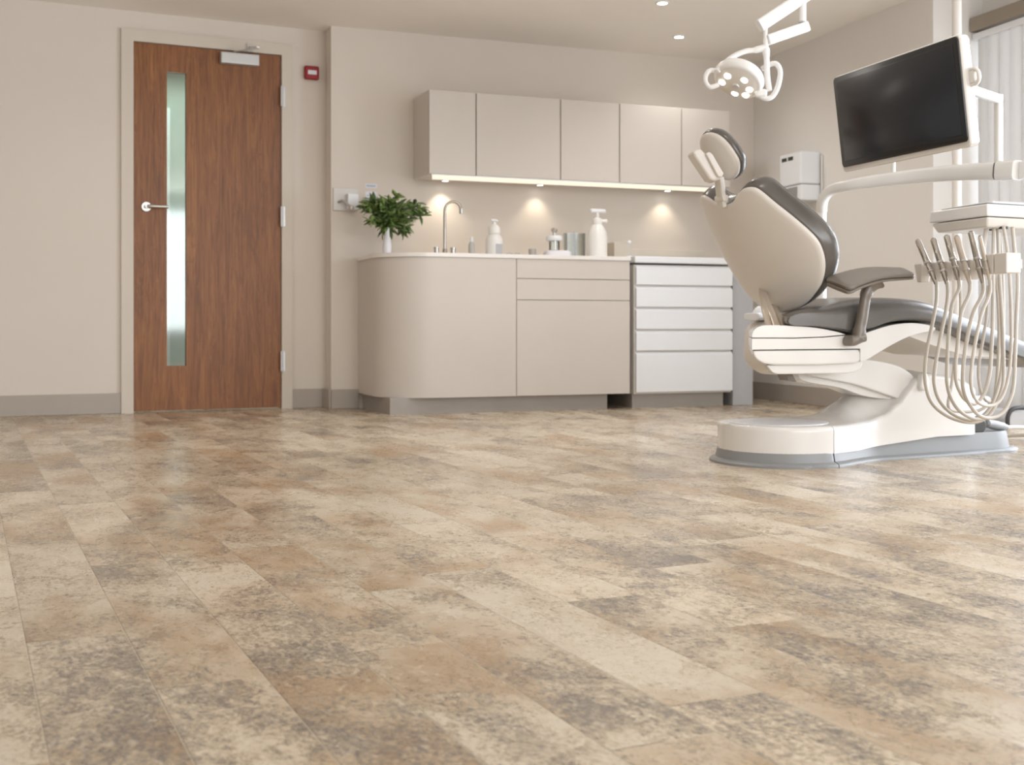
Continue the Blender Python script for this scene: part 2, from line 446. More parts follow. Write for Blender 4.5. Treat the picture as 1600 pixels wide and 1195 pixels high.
cl = MB(); cl.b2((1.367, DY - .058, 2.032), (1.592, DY - .004, 2.098)); co = cl.build('door_closer', 'satin', door, bevel=.006, label='silver overhead closer box')
ar = MB(); ar.box((0, 0, 0), (.001, .001, .001))
ar.bm.free(); ar = MB()
def flat(m, a, b, w, t):
    a, b = V(a), V(b); d = (b - a); L = d.length; d.normalize(); z = V((0, 0, 1)); s = d.cross(z).normalized(); zz = s.cross(d)
    m.box((a + b) / 2, (L, w, t), (d, s, zz))
flat(ar, (1.45, DY - .035, 2.105), (1.56, DY - .16, 2.112), .02, .006); flat(ar, (1.56, DY - .16, 2.118), (1.54, DY - .02, 2.145), .018, .006)
ar.b2((1.525, DY - .03, 2.125), (1.56, DY - .018, 2.165))
ar.build('closer_arm', 'steel', co)
# corridor beyond the door
mb = MB(); mb.b2((0.2, 8.55, 0), (3.4, 8.65, CZ)); struct(mb.build('wall_corridor', 'corr'), 'pale corridor wall seen through the door glass', 'wall')
mb = MB(); mb.b2((1.50, 8.2, 0), (1.56, 8.5, 2.1)); mb.b2((1.20, 8.46, 0), (1.30, 8.5, 2.0)); struct(mb.build('trim_streak_posts', 'white'), 'white posts added beyond the door glass for its bright streaks', 'trim')  # made-up white posts that give the glass its bright upright streaks
light('corridor_light', 'AREA', (1.5, 7.8, 2.2), (1.5, 7.9, 0), 17, (.93, 1, .95), .9)

# ------------------------------------------------------------------ small things on the walls
al = thing('fire_alarm_call_point', (1.917, DY, 2.026), 'small red square fire alarm point high beside the door', 'fire alarm')
mb = MB(); mb.b2((1.872, DY - .035, 1.985), (1.962, DY, 2.068)); ah_ = mb.build('alarm_housing', 'red', al, bevel=.012)
mb = MB(); mb.b2((1.890, DY - .038, 2.014), (1.944, DY - .034, 2.040)); mb.build('alarm_label', 'paper', ah_, bevel=.003, label='white label strip')
def bq(px, py, off): s, z = onB(px, py, off); return s, z
def bbox(m, s0, s1, o0, o1, z0, z1):
    q = [B(s0, o0), B(s1, o0), B(s1, o1), B(s0, o1)]
    m.loft([[p + V((0, 0, z0)) for p in q], [p + V((0, 0, z1)) for p in q]])
s, z = bq(540, 312, 0)
pl = thing('wall_dispenser_plate', B(s, 0, z), 'pale wall plate with white box and hook left of the plant', 'dispenser')
mb = MB(); a, z1 = bq(521, 293, .01); b, z0 = bq(560, 330, .01); bbox(mb, a, b, 0, .01, z0, z1); mb.build('back_plate', pmat('pale_plate', srgb(214, 210, 206), .3), pl, bevel=.003)
mb = MB(); a, z1 = bq(543, 302, .05); b, z0 = bq(560, 328, .05); bbox(mb, a, b, .01, .06, z0, z1); mb.build('white_box', 'white', pl, bevel=.006)
mb = MB(); p0 = B(*bq(530, 315, .03)[:1], .012, bq(530, 315, .03)[1]); p1 = B(bq(549, 325, .08)[0], .085, bq(549, 325, .08)[1])
mb.sweep(spline([p0, p0 + V((.02, -.04, .002)), p1], 5), .008, 10); mb.lathe([(0, -.018), (.014, -.012), (.018, 0), (.014, .012), (0, .018)], p1, 14); mb.build('hook', 'steel', pl)
s, z = bq(580, 302, 0)
for (x0, y0_, x1, y1_, lab, nm) in ((571, 287, 589, 294, 'thin strip of paper notice above the wider notice by the plant', 0), (571, 299, 588, 318, 'small printed paper notice taped behind the plant', 1)):
    n = thing('paper_notice', B(s, 0, z), lab, 'notice')
    mb = MB(); a, z1 = bq(x0, y0_, .002); b, z0 = bq(x1, y1_, .002); bbox(mb, a, b, 0, .002, z0, z1); sh_ = mb.build('sheet', 'paper', n)
    mb = MB()
    for k in range(2 if nm == 0 else 3):
        zz = z1 - (z1 - z0) * (.3 + .25 * k); bbox(mb, a + .006, b - .008, .002, .0028, zz - .004, zz)
    mb.build('printed_lines', 'paperink', sh_)
# white device on the right wall
tb = (at_pl(1283, 270, CORNER, RN) - CORNER).dot(RD)
dv = thing('wall_dispenser', R(tb - .125, 0, 1.28), 'white boxy dispenser on the right wall with grey display', 'dispenser')
mb = MB(); rbox(tb - .25, tb, .146, 0, 1.372, 1.575, mb); mb.build('upper_housing', 'white', dv, bevel=.012)
mb = MB(); rbox(tb - .25, tb, .140, 0, 1.272, 1.369, mb); mb.build('lower_housing', 'white', dv, bevel=.008)
mb = MB(); rbox(tb - .165, tb - .045, .1425, .138, 1.293, 1.358, mb); mb.build('display', 'display', dv, label='grey square display')
for a in (.215, .14):
    mb = MB(); rbox(tb - a, tb - a + .055, .149, .140, 1.528, 1.55, mb); mb.build('slot', 'dark', dv)
mb = MB(); mb.sweep([R(tb + .02, .008, .12), R(tb + .02, .008, 1.55)], .006, 8)
tag(mb.build('cable_conduit', 'wall_r'), 'thin pale cable conduit running down beside the wall dispenser', 'conduit')

# ------------------------------------------------------------------ counter
WTZ = .908
bc = thing('base_cabinet', B(.9, .3, 0), 'beige sink counter cabinet with rounded left corner and drawers', 'cabinet')
FO = .64; sL = .165; sR = 1.668; sm = .943; r = .30
plan = [(sL, 0)] + [(sL + r - r * math.cos(a * PI / 24), FO - r + r * math.sin(a * PI / 24)) for a in range(0, 13)] + [(sm - .002, FO), (sm - .002, FO - .02), (sR, FO - .02), (sR, 0)]
mb = MB(); mb.prism(plan, lambda s, o: B(s, o, .092), lambda s, o: B(s, o, .884)); mb.build('curved_body', 'cab', bc, smooth=30)
for nm, z0, z1 in (('top_panel', .771, .884), ('drawer', .648, .767), ('door', .092, .644)):
    mb = MB(); bbox(mb, sm + .002, sR, FO - .019, FO, z0, z1); mb.build(nm, 'cab', bc, bevel=.0015)
mb = MB(); q = [(.19, .02), (.205, FO - .045), (1.54, FO - .045), (1.54, .02)]
mb.prism(q, lambda s, o: B(s, o, 0), lambda s, o: B(s, o, .094)); mb.build('plinth', 'plinth', bc, label='recessed grey plinth')
mb = MB(); e = .008
plan2 = [(sL - e, 0)] + [(sL - e + r - r * math.cos(a * PI / 24), FO + e - r + r * math.sin(a * PI / 24)) for a in range(0, 13)] + [(sR + .005, FO + e), (sR + .005, 0)]
mb.prism(plan2, lambda s, o: B(s, o, .8845), lambda s, o: B(s, o, WTZ))
tag(mb.build('worktop', 'worktop', smooth=30, bevel=.002), 'thin white worktop lying on the beige sink cabinet', 'worktop')

du = thing('drawer_unit', B(2.05, .3, 0), 'white five-drawer unit standing right of the beige counter', 'drawer unit')
d0, d1 = 1.712, 2.376
mb = MB(); bbox(mb, d0 - .006, d1, .02, FO - .022, .085, .865); mb.build('carcass', 'plastic2', du, bevel=.003)
rows = [(.716, .849), (.578, .702), (.428, .562), (.285, .414), (.092, .271)]
rows = []
for (ya, yb) in ((418, 446), (450, 480), (484, 514), (518, 547), (551, 611)):
    rows.append((onB(1100, yb, FO)[1], onB(1100, ya, FO)[1]))
for z0, z1 in rows:
    mb = MB(); bbox(mb, d0, d1, FO - .022, FO, z0, z1 - .006); bbox(mb, d0, d1, FO - .022, FO - .008, z1 - .008, z1 + .004); mb.build('drawer', 'white', du, bevel=.003)
mb = MB(); bbox(mb, d0 - .012, d1 + .012, .01, FO + .006, .874, .914); mb.build('top_slab', 'white', du, bevel=.006)
mb = MB(); bbox(mb, d0 - .004, d1 - .04, .05, FO - .05, 0, .088); mb.build('plinth', 'plinth', du, label='grey plinth')
mb = MB(); bbox(mb, 2.40, 2.545, .005, .60, 0, .914)
tag(mb.build('end_panel', 'greypanel', bevel=.003), 'tall grey end panel closing off the white drawer unit', 'panel')

# wall cabinets
UT, UB = 1.885, 1.392
cuts = [.51, .804, 1.351, 1.751, 2.189, 2.545]
labs = ['narrow beige wall cabinet at the left end above the plant and tap', 'widest beige wall cabinet, second from the left', 'beige wall cabinet in the middle of the row of five',
        'beige wall cabinet, second from the right, left of the headrest', 'beige wall cabinet at the right end, partly behind the headrest']
for i in range(5):
    a, b = cuts[i] + .001, cuts[i + 1] - .001
    w = thing('wall_cabinet', B((a + b) / 2, .16, UB), labs[i], 'cabinet', 'wall cabinets above the counter')
    mb = MB(); bbox(mb, a, b, 0, .308, UB, UT); mb.build('cabinet_body', 'cab', w)
    mb = MB(); bbox(mb, a + .0022, b - .0022, .31, .33, UB, UT); mb.build('door', 'cab', w, bevel=.0015)
ls = thing('cabinet_underside_glow', B(1.5, .3, 1.38), 'long glowing warm band standing in for lit wall cabinet undersides', 'glow band')
mb = MB(); bbox(mb, .53, 2.53, .295, .322, 1.384, 1.391); mb.build('glow_backing', 'satin', ls)
mb = MB(); bbox(mb, .54, 2.50, .297, .328, 1.362, 1.384); mb.build('glow_band', 'strip', ls)  # emission stands in for light falling on the cabinet undersides
for i, (px, lab) in enumerate(((695, 'round under-cabinet spotlight shining above the tap'), (843, 'round under-cabinet spotlight in the middle of the splashback'), (1042, 'round under-cabinet spotlight nearest the headrest'))):
    s, z = onB(px, 290, .07)
    sp = thing('spotlight', B(s, .08, 1.391), lab, 'spotlight', 'under-cabinet spotlights')
    mb = MB(); mb.lathe([(0, 0), (.032, 0), (.032, -.008), (.026, -.01), (0.022, -.006), (0, -.006)], B(s, .08, 1.391), 20); mb.build('spot_ring', 'satin', sp)
    mb = MB(); mb.lathe([(0, -.0062), (.021, -.0062), (.021, -.0075), (0, -.0075)], B(s, .08, 1.391), 20); mb.build('spot_lens', 'down', sp)
    light('spot_lamp', 'SPOT', B(s, .08, 1.378), B(s, .03, .9), 3.4 if i == 0 else 2.1, (1, .86, .68), .012, spot=95, blend=.8)

# ------------------------------------------------------------------ things on the counter
def P(px, off):
    s, _ = onB(px, 390, off); return s
def zat(px, py, off): return onB(px, py, off)[1]
SR, SZ = 1, 1
def lat(name, prof, s, off, z, m, parent, n=20, **k):
    mb = MB(); prof = [(r_ * SR, z_ * SZ) for r_, z_ in prof]; mb.lathe(prof, B(s, off, z), n); return mb.build(name, m, parent, **k)
# vase + greenery
s = P(605, .34); vo = .34
va = lat('vase', [(0, 0), (.020, 0), (.025, .02), (.026, .05), (.021, .085), (.015, .105), (.0135, .15), (.017, .158), (.012, .155), (.011, .1), (.0, .06)], s, vo, WTZ, 'ceramic', None)
tag(va, 'slim white bottle vase on the counter holding leafy sprigs', 'vase')
pt = thing('leafy_sprigs', B(s, vo, WTZ + .07), 'loose green leafy sprigs standing in the slim white vase', 'plant')
top = B(s, vo, WTZ + .15)
stm = MB(); lf = [MB(), MB()]
tips = []
def leaf(m, base, d, L, w, droop):
    d = d.normalized(); sd = d.cross(V((0, 0, 1)))
    if sd.length < .1: sd = V((1, 0, 0))
    sd.normalize(); n = sd.cross(d)
    rr = random.uniform(-.9, .9); sd, n = sd * math.cos(rr) + n * math.sin(rr), n * math.cos(rr) - sd * math.sin(rr)
    rings = []
    for j, (t, ww) in enumerate(((0, .08), (.2, .7), (.45, 1), (.75, .62), (1, .03))):
        c = base + d * (L * t) + n * (-droop * L * t * t)
        rings.append([c - sd * (w * ww) + n * .002, c - n * .0012, c + sd * (w * ww) + n * .002, c + n * .0004])
    m.loft(rings)
for k in range(40):
    a = random.uniform(0, 2 * PI); ru = random.random()
    # crown reaches right more than left
    an_ = random.uniform(0, 2 * PI); q_ = random.random() ** .5; ex = .045 + .195 * q_ * math.cos(an_); ez = .09 + .12 * q_ * math.sin(an_); ey = random.uniform(-.12, .10)
    if ex > .12: ez = max(ez, .03)
    end = top + BX * ex + V((0, 0, ez)) - BN * ey
    mid = top + BX * ex * .35 + V((0, 0, max(ez, .04) * .75)) - BN * ey * .4
    path = spline([top - V((0, 0, .09)), top + BX * ex * .03, mid, end], 5)
    stm.sweep(path, .0022, 5)
    for j in range(5, len(path)):
        if random.random() < .85:
            for q in range(2):
                d = (path[j] - path[j - 1]).normalized() + V((random.uniform(-1, 1), random.uniform(-1, 1), random.uniform(-.7, .8)))
                leaf(lf[0] if random.random() < .6 else lf[1], path[j], d, random.uniform(.045, .07), random.uniform(.012, .018), random.uniform(0, .5))
    leaf(lf[0], end, path[-1] - path[-2], .055, .012, .2)
stm.build('stems', 'stem', pt); o = lf[0].build('leaves', 'leaf', pt, smooth=180); o['kind'] = 'stuff'; o = lf[1].build('dark_leaves', 'leaf2', pt, smooth=180, label='darker leaves'); o['kind'] = 'stuff'
# tap
to = .25; s = P(695, to); zt = zat(705, 315, to)
tp = thing('swan_neck_tap', B(s, to, WTZ), 'tall chrome swan-neck tap between two short handles', 'tap')
mb = MB(); rr = .052; zc = zt - rr
pth = [B(s, to, WTZ + .01), B(s, to, zc)] + [B(s + rr - rr * math.cos(a), to + .0, zc + rr * math.sin(a)) for a in [PI * k / 10 for k in range(1, 9)]]
pth.append(pth[-1] + V((.008, -.004, -.028)))
mb.sweep(pth, .0085, 12); spo_ = mb.build('spout', 'chrome', tp)
mb = MB(); e_ = pth[-1]; mb.lathe([(0, .012), (.012, .01), (.012, -.02), (.008, -.022), (0, -.022)], e_, 14); mb.build('aerator', 'steel', spo_)
lat('tap_base', [(0, 0), (.03, 0), (.03, .008), (.016, .016), (.012, .05), (0, .05)], s, to, WTZ, 'chrome', tp)
for ds in (-.052, .052):
    lat('tap_handle', [(0, 0), (.015, 0), (.015, .045), (.017, .047), (.017, .058), (0, .06)], s + ds, to, WTZ, 'steel', tp)
# narrow bottle
s = P(737, .3)
bo = thing('slim_bottle', B(s, .3, WTZ), 'slim grey and white bottle between the tap and soap pump', 'bottle')
lat('bottle_body', [(0, 0), (.02, 0), (.02, .075), (.012, .09), (.0, .09)], s, .3, WTZ, pmat('pale_grey_plastic', srgb(190, 188, 184), .3), bo)
lat('cap', [(0, .09), (.011, .09), (.011, .118), (0, .12)], s, .3, WTZ, 'white', bo)
# soap pump (foam)
SR, SZ = 1.35, 1.17
s = P(772, .36); off = .36
sp = thing('soap_dispenser', B(s, off, WTZ), 'small white foam soap pump left of the grey cup', 'soap dispenser')
lat('bottle_body', [(0, 0), (.036, 0), (.038, .01), (.038, .085), (.034, .1), (.024, .112), (.02, .115), (0, .115)], s, off, WTZ, 'bottle', sp)
lat('pump_collar', [(0, .113), (.022, .113), (.027, .12), (.027, .145), (.02, .158), (.009, .166), (.007, .178), (0, .178)], s, off, WTZ, 'bottle', sp)
mb = MB(); c = B(s, off, WTZ + .186 * SZ); mb.sweep([c + BX * -.02, c + BX * .01, c + BX * .024 + V((0, 0, -.004))], [(.012, .008), (.012, .009), (.006, .006)], 12); mb.build('pump_head', 'white', sp)
mb = MB(); bbox(mb, s - .008, s + .034, off + .044, off + .0525, WTZ + .012, WTZ + .075); mb.build('grey_label', pmat('grey_label', srgb(186, 186, 190), .5), sp, label='grey label')
SR, SZ = 1, 1
# shallow dish with folded pieces
s = P(802, .34)
ds_ = thing('shallow_dish', B(s, .34, WTZ), 'low shallow pale dish beside the white soap pump', 'dish')
lat('dish_bowl', [(0, 0), (.05, 0), (.062, .016), (.066, .018), (.06, .014), (.048, .006), (0, .006)], s, .34, WTZ, 'ceramic', ds_)
cl_ = MB(); c = B(s, .34, WTZ)
pts = [c + BX * (x - .055) + V((0, 0, .012 + .012 * math.sin(x * 60) ** 2)) for x in [k * .01 for k in range(12)]]
cl_.sweep(pts, [(.03, .006)] * 12, 10); tag(cl_.build('folded_cloth', pmat('grey_cloth', srgb(196, 194, 192), .8)), 'crumpled pale cloth lying in the shallow dish', 'cloth')
# grey cup
s = P(832, .38)
cu = lat('cup', [(0, 0), (.022, 0), (.024, .05), (.023, .05), (.021, .004), (0, .004)], s, .38, WTZ, pmat('grey_cup', srgb(176, 172, 168), .4), None)
tag(cu, 'small grey cup standing alone near middle of the counter', 'cup')
# glass jar on white tray
s = P(871, .42); off = .42
ty = MB(); ol = [(s + .085 * math.copysign(abs(math.cos(a)) ** .6, math.cos(a)), off + .05 * math.copysign(abs(math.sin(a)) ** .6, math.sin(a))) for a in [2 * PI * k / 32 for k in range(32)]]
ty.slab(ol, lambda u, v, w: B(u, v, WTZ + w), [(0, .008), (.010, 0), (.032, .003), (.042, .014)])
tag(ty.build('tray', 'ceramic'), 'rounded white tray under the glass jar with white lid', 'tray')
s = P(866, .42)
SR, SZ = 1.25, 1.2
jr = thing('glass_jar', B(s, off, WTZ + .042), 'clear glass jar with wide white lid on the white tray', 'jar')
lat('jar_body', [(0, 0), (.026, 0), (.026, .05), (.024, .05), (.024, .004), (0, .004)], s, off, WTZ + .042, 'clear', jr)
lat('lid', [(0, .048), (.036, .048), (.040, .054), (.040, .066), (.034, .074), (0, .076)], s, off, WTZ + .042, 'white', jr)
lat('lid_knob', [(0, .076), (.008, .076), (.008, .088), (.015, .096), (.016, .106), (.01, .113), (0, .114)], s, off, WTZ + .042, 'steel', jr)
SR, SZ = 1, 1
# clear container with rod
s = P(897, .36); off = .36
cc = thing('clear_container', B(s, off, WTZ), 'tall clear square container on a teal foot, left of the big pump bottle', 'container')
mb = MB()
for (a, b, c_, d_) in ((-.06, .06, -.03, -.027), (-.06, .06, .027, .03), (-.06, -.057, -.027, .027), (.057, .06, -.027, .027)): bbox(mb, s + a, s + b, off + c_, off + d_, WTZ + .012, WTZ + .155)
mb.build('clear_walls', 'clear', cc)
mb = MB(); bbox(mb, s - .042, s + .048, off - .03, off + .03, WTZ, WTZ + .012); mb.build('teal_foot', 'teal', cc, bevel=.003, label='teal foot')
mb = MB(); mb.sweep([B(s + .005, off + .0, WTZ + .012), B(s + .005, off, WTZ + .165)], .007, 10); mb.build('inner_rod', 'satin', cc)
# big pump bottle
s = P(933, .46); off = .46
SR, SZ = 1.3, 1.27
bp_ = thing('pump_bottle', B(s, off, WTZ), 'large white pump bottle near the right end of counter', 'bottle')
lat('bottle_body', [(0, 0), (.044, 0), (.047, .008), (.047, .10), (.043, .125), (.030, .15), (.021, .16), (.0, .16)], s, off, WTZ, 'bottle', bp_, 28)
lat('pump_collar', [(0, .158), (.020, .158), (.022, .164), (.022, .186), (.016, .19), (.009, .193), (.008, .218), (0, .218)], s, off, WTZ, 'bottle', bp_)
mb = MB(); c = B(s, off, WTZ + .286); mb.sweep([c + BX * -.046, c + BX * -.04, c + BX * .046, c + BX * .054], [(.010, .008), (.016, .012), (.016, .012), (.01, .008)], 14, sq=.6); mb.build('pump_head', 'white', bp_)
mb = MB(); c = B(s, off, WTZ + .225); mb.sweep([c + BX * .01, c + BX * .05, c + BX * .062], [.010, .0105, .014], 12); mb.build('nozzle', 'bottle', bp_)
SR, SZ = 1, 1
# beige box and dark divider + swab
s0_, s1_ = P(953, .34), P(981, .34)
bx_ = MB(); bbox(bx_, s0_, s1_, .3, .4, WTZ, zat(965, 379, .34)); tag(bx_.build('tissue_box', 'beigebox', bevel=.004), 'low beige box behind the large pump bottle', 'box')
s = 1.735; z_ = .914
sw = thing('applicator_stick', B(s, .5, z_), 'thin pale stick with round white tip on the drawer unit', 'stick')
mb = MB(); mb.sweep([B(s, .5, z_), B(s, .5, z_ + .085)], .0035, 8); mb.build('stick', 'satin', sw)
lat('round_tip', [(0, -.012), (.009, -.008), (.012, 0), (.009, .008), (0, .012)], s, .5, z_ + .092, 'white', sw, 14)
lat('foot', [(0, 0), (.018, 0), (.016, .01), (.0, .012)], s, .5, z_, 'white', sw, 14)

# ceiling downlights
for px, py, lab in ((1061, 57, 'small round ceiling downlight nearer the wall cabinets'), (1035, 4, 'small round ceiling downlight at the top edge of the photo')):
    p = at_pl(px, py, (0, 0, CZ), (0, 0, 1))
    d = thing('downlight', p, lab, 'downlight', 'ceiling downlights')
    mb = MB(); mb.lathe([(.028, 0), (.04, 0), (.038, -.004), (.029, -.006), (.028, -.001)], p, 24); mb.build('trim_ring', 'white', d)
    mb = MB(); mb.lathe([(0, 0), (.029, 0), (.028, -.004), (0, -.0045)], p, 24); mb.build('lens', 'down', d)

# ------------------------------------------------------------------ dental chair
YC = 3.57
ch = thing('dental_chair', (2.74, YC, 0), 'white dental chair with grey upholstery on a white base', 'dental chair')
# base skirt
def halfw(x, bulb, wmid, wend, x0=2.74, xe=3.875, rend=.12):
    if x < x0: return math.sqrt(max(bulb ** 2 - (x - x0) ** 2, 0))
    t = min(max((x - x0) / .34, 0), 1); t = t * t * (3 - 2 * t)
    w = bulb + (wmid - bulb) * t
    t2 = min(max((x - 3.1) / (xe - 3.1), 0), 1); w += (wend - wmid) * t2
    if x > xe - rend:
        q = (x - (xe - rend)) / rend; w *= math.sqrt(max(1 - q * q, 0)) * .75 + .25 * (1 - q)
    return w
def plan(bulb, wmid, wend, xe, n=60, rend=.12, xa=None, xb=None):
    xs = []
    x_lo = 2.74 - bulb
    for k in range(n + 1):
        t = k / n; t = .5 - .5 * math.cos(PI * t)
        xs.append(x_lo + (xe - x_lo) * t)
    if xa is not None: xs = [x for x in xs if x > xa]; xs = [xa] + xs
    if xb is not None: xs = [x for x in xs if x < xb] + [xb]
    top = [(x, halfw(x, bulb, wmid, wend, xe=xe, rend=rend)) for x in xs]
    return [(x, YC - w) for x, w in top] + [(x, YC + w) for x, w in reversed(top) if w > 1e-5]
zsk = lambda x: .050 + .032 * min(max((x - 2.95) / .4, 0), 1)
SEAM = 2.795
for xa, xb, nm in ((None, SEAM - .0015, 'skirt_front'), (SEAM + .0015, None, 'skirt_rear')):
    mb = MB()
    lay = [(0, 0), (.008, 0), (.013, .006), (.018, .022), (None, .030)]
    rings = []
    for z, ins in lay:
        po = plan(.262 - ins, .165 - ins * .9, .14 - ins, 3.875 - ins * 1.4, xa=xa, xb=xb)
        rings.append([V((x, y, zsk(x) if z is None else z)) for x, y in po])
    k = min(len(r_) for r_ in rings)
    # resample all rings to same count
    def resample(r_, n):
        d = [0]
        for a, b in zip(r_, r_[1:] + r_[:1]): d.append(d[-1] + (b - a).length)
        tot = d[-1]; out = []; j = 0
        for i in range(n):
            t = tot * i / n
            while d[j + 1] < t: j += 1
            a, b = r_[j], r_[(j + 1) % len(r_)]; u = (t - d[j]) / max(d[j + 1] - d[j], 1e-9)
            out.append(a.lerp(b, u))
        return out
    mb.loft([resample(r_, 140) for r_ in rings])
    mb.build(nm, 'greyplastic', ch, smooth=50)
# white base covers: lofted cross sections
def interp(tab, x):
    if x <= tab[0][0]: return tab[0][1]
    for (a, va_), (b, vb) in zip(tab, tab[1:]):
        if x <= b:
            t = (x - a) / (b - a); return va_ + (vb - va_) * (t * t * (3 - 2 * t) * .6 + t * .4)
    return tab[-1][1]
ze = [(2.5, .143), (2.90, .143), (3.02, .150), (3.10, .168), (3.17, .21), (3.22, .262), (3.26, .302), (3.31, .318), (3.38, .312), (3.47, .295), (3.575, .26)]
zc = [(2.5, .143), (2.88, .143), (2.95, .165), (3.01, .205), (3.07, .245), (3.14, .28), (3.22, .312), (3.31, .328), (3.40, .318), (3.575, .27)]
def hw(x):
    if x < 2.74: return math.sqrt(max(.232 ** 2 - (x - 2.74) ** 2, 1e-6))
    t = min(max((x - 2.74) / .36, 0), 1); t = t * t * (3 - 2 * t)
    w = .232 + (.150 - .232) * t
    if x > 3.50: w -= .03 * ((x - 3.50) / .075) ** 2
    return w
def base_cover(xa, xb, nm, n):
    mb = MB(); rings = []
    for k in range(n + 1):
        t = k / n
        x = xa + (xb - xa) * (t if nm.endswith('rear') else 1 - math.cos(t * PI / 2))
        w = hw(x); E_ = interp(ze, x); C_ = interp(zc, x); zb = zsk(x) - .004
        rd = min(.018, w * .5)
        ring = [V((x, YC - w, zb)), V((x, YC - w + .001, zb + (E_ - rd - zb) * .5))]
        for a in range(6):
            an = a / 5 * PI / 2; ring.append(V((x, YC - w + rd - rd * math.cos(an), E_ - rd + rd * math.sin(an))))
        m = 16; y0 = -w + rd; y1 = w - rd
        for a in range(1, m):
            yy = y0 + (y1 - y0) * a / m; u_ = abs(yy) / (abs(y0) + 1e-9); bl_ = 1 - min(max((u_ - .15) / .8, 0), 1); bl_ = bl_ * bl_ * (3 - 2 * bl_)
            ring.append(V((x, YC + yy, E_ + (C_ - E_) * bl_)))
        for a in range(6):
            an = (5 - a) / 5 * PI / 2; ring.append(V((x, YC + w - rd + rd * math.cos(an), E_ - rd + rd * math.sin(an))))
        ring += [V((x, YC + w - .001, zb + (E_ - rd - zb) * .5)), V((x, YC + w, zb))]
        rings.append(ring)
    mb.loft(rings); return mb.build(nm, 'plastic', ch, smooth=50)
base_cover(2.74 - .231, SEAM - .0015, 'base_cover_front', 24)
base_cover(SEAM + .0015, 3.575, 'base_cover_rear', 48)
mb = MB(); mb.slab([(2.73 + .185 * math.cos(a), YC + .165 * math.sin(a)) for a in [2 * PI * k / 48 for k in range(48)]], lambda u, v, w: V((u, v, .1425 + w)), [(0, 0), (.0025, 0), (.0035, .004)])
mb.build('foot_rest_pad', pmat('pale_grey_pad', srgb(222, 222, 226), .3), ch, label='pale oval inset')
# lift arms
def xz(y): return lambda x, z: V((x, y, z))
mb = MB(); poly = [(q.x, q.y) for q in spline([(2.90, .372), (2.998, .378), (3.149, .358), (3.227, .332), (3.27, .30), (3.278, .27), (3.262, .238), (3.225, .217), (3.1, .250), (2.968, .285), (2.764, .322), (2.80, .345)], 4, True)]
mb.prism(poly, xz(3.45), xz(3.68)); mb.build('lift_arm_cover', 'plastic', ch, bevel=.012, smooth=40)
mb = MB(); poly = [(q.x, q.y) for q in spline([(2.74, .318), (2.76, .300), (2.82, .287), (2.93, .270), (3.03, .240), (3.13, .225), (3.21, .225), (3.12, .25), (2.968, .295), (2.764, .330)], 3, True)]
mb.prism(poly, xz(3.47), xz(3.57)); mb.build('lower_lift_arm', 'plastic', ch, bevel=.008)
mb = MB(); mb.prism([(2.64, .332), (2.655, .304), (2.695, .298), (2.685, .312), (2.672, .332)], xz(3.42), xz(3.47)); mb.build('lift_stop', 'armplastic', ch, bevel=.003)
mb = MB(); poly = [(q.x, q.y) for q in spline([(3.255, .26), (3.26, .31), (3.275, .322), (3.29, .31), (3.295, .26)], 4, True)]
mb.prism(poly, xz(3.40), xz(3.43)); mb.build('pivot_tab', 'plastic', ch, bevel=.008)
mb = MB(); mb.prism([(3.54, .095), (3.54, .145), (3.60, .145), (3.635, .125), (3.64, .10), (3.625, .08), (3.54, .08)], xz(3.45), xz(3.56)); mb.build('cable_gland', 'dark', ch, bevel=.008, label='dark cable gland')
# seat housing
def shx(x, y):
    t = min(max((3.08 - x) / .62, 0), 1); t = t * t * (3 - 2 * t)
    return x + .70 * max(y - 3.31, 0) * t
def housing(nm, pts, ins, m='plastic', bev=.012):
    mb = MB()
    ya, yb = 3.31 + ins, 3.83 - ins
    mb.loft([[V((shx(x, y), y, z)) for x, z in pts] for y in [ya + (yb - ya) * k / 6 for k in range(7)]])
    return mb.build(nm, m, ch, bevel=bev, seg=4, smooth=30)
def sp2(pts, n=3): return [(q.x, q.y) for q in spline(pts, n)]
housing('seat_lid', sp2([(2.419, .458), (2.422, .475), (2.432, .487), (2.451, .496), (2.485, .500), (2.58, .498), (2.689, .491), (2.78, .477), (2.82, .467)]) + [(2.72, .460), (2.60, .457)], .0, bev=.008)
housing('seat_housing', [(2.419, .417), (2.419, .455), (2.60, .454), (2.72, .457)] + sp2([(2.83, .464), (2.90, .471), (2.939, .480), (3.024, .500), (3.12, .508), (3.20, .501), (3.236, .490)]) + sp2([(3.232, .480), (3.165, .472), (3.102, .457), (3.03, .430), (2.967, .402), (2.919, .380), (2.885, .371)]) + [(2.885, .417)], .0, bev=.008)
housing('seat_underbody', [(2.421, .414)] + sp2([(2.424, .403), (2.436, .385), (2.469, .369), (2.52, .363)]) + [(2.70, .361), (2.864, .365), (2.90, .376), (2.883, .414)], .003, bev=.010)
housing('seat_pan', [(2.478, .364)] + sp2([(2.493, .348), (2.507, .336), (2.53, .331)]) + [(2.84, .329)] + sp2([(2.875, .333), (2.903, .346), (2.913, .372)]), .02, bev=.012)
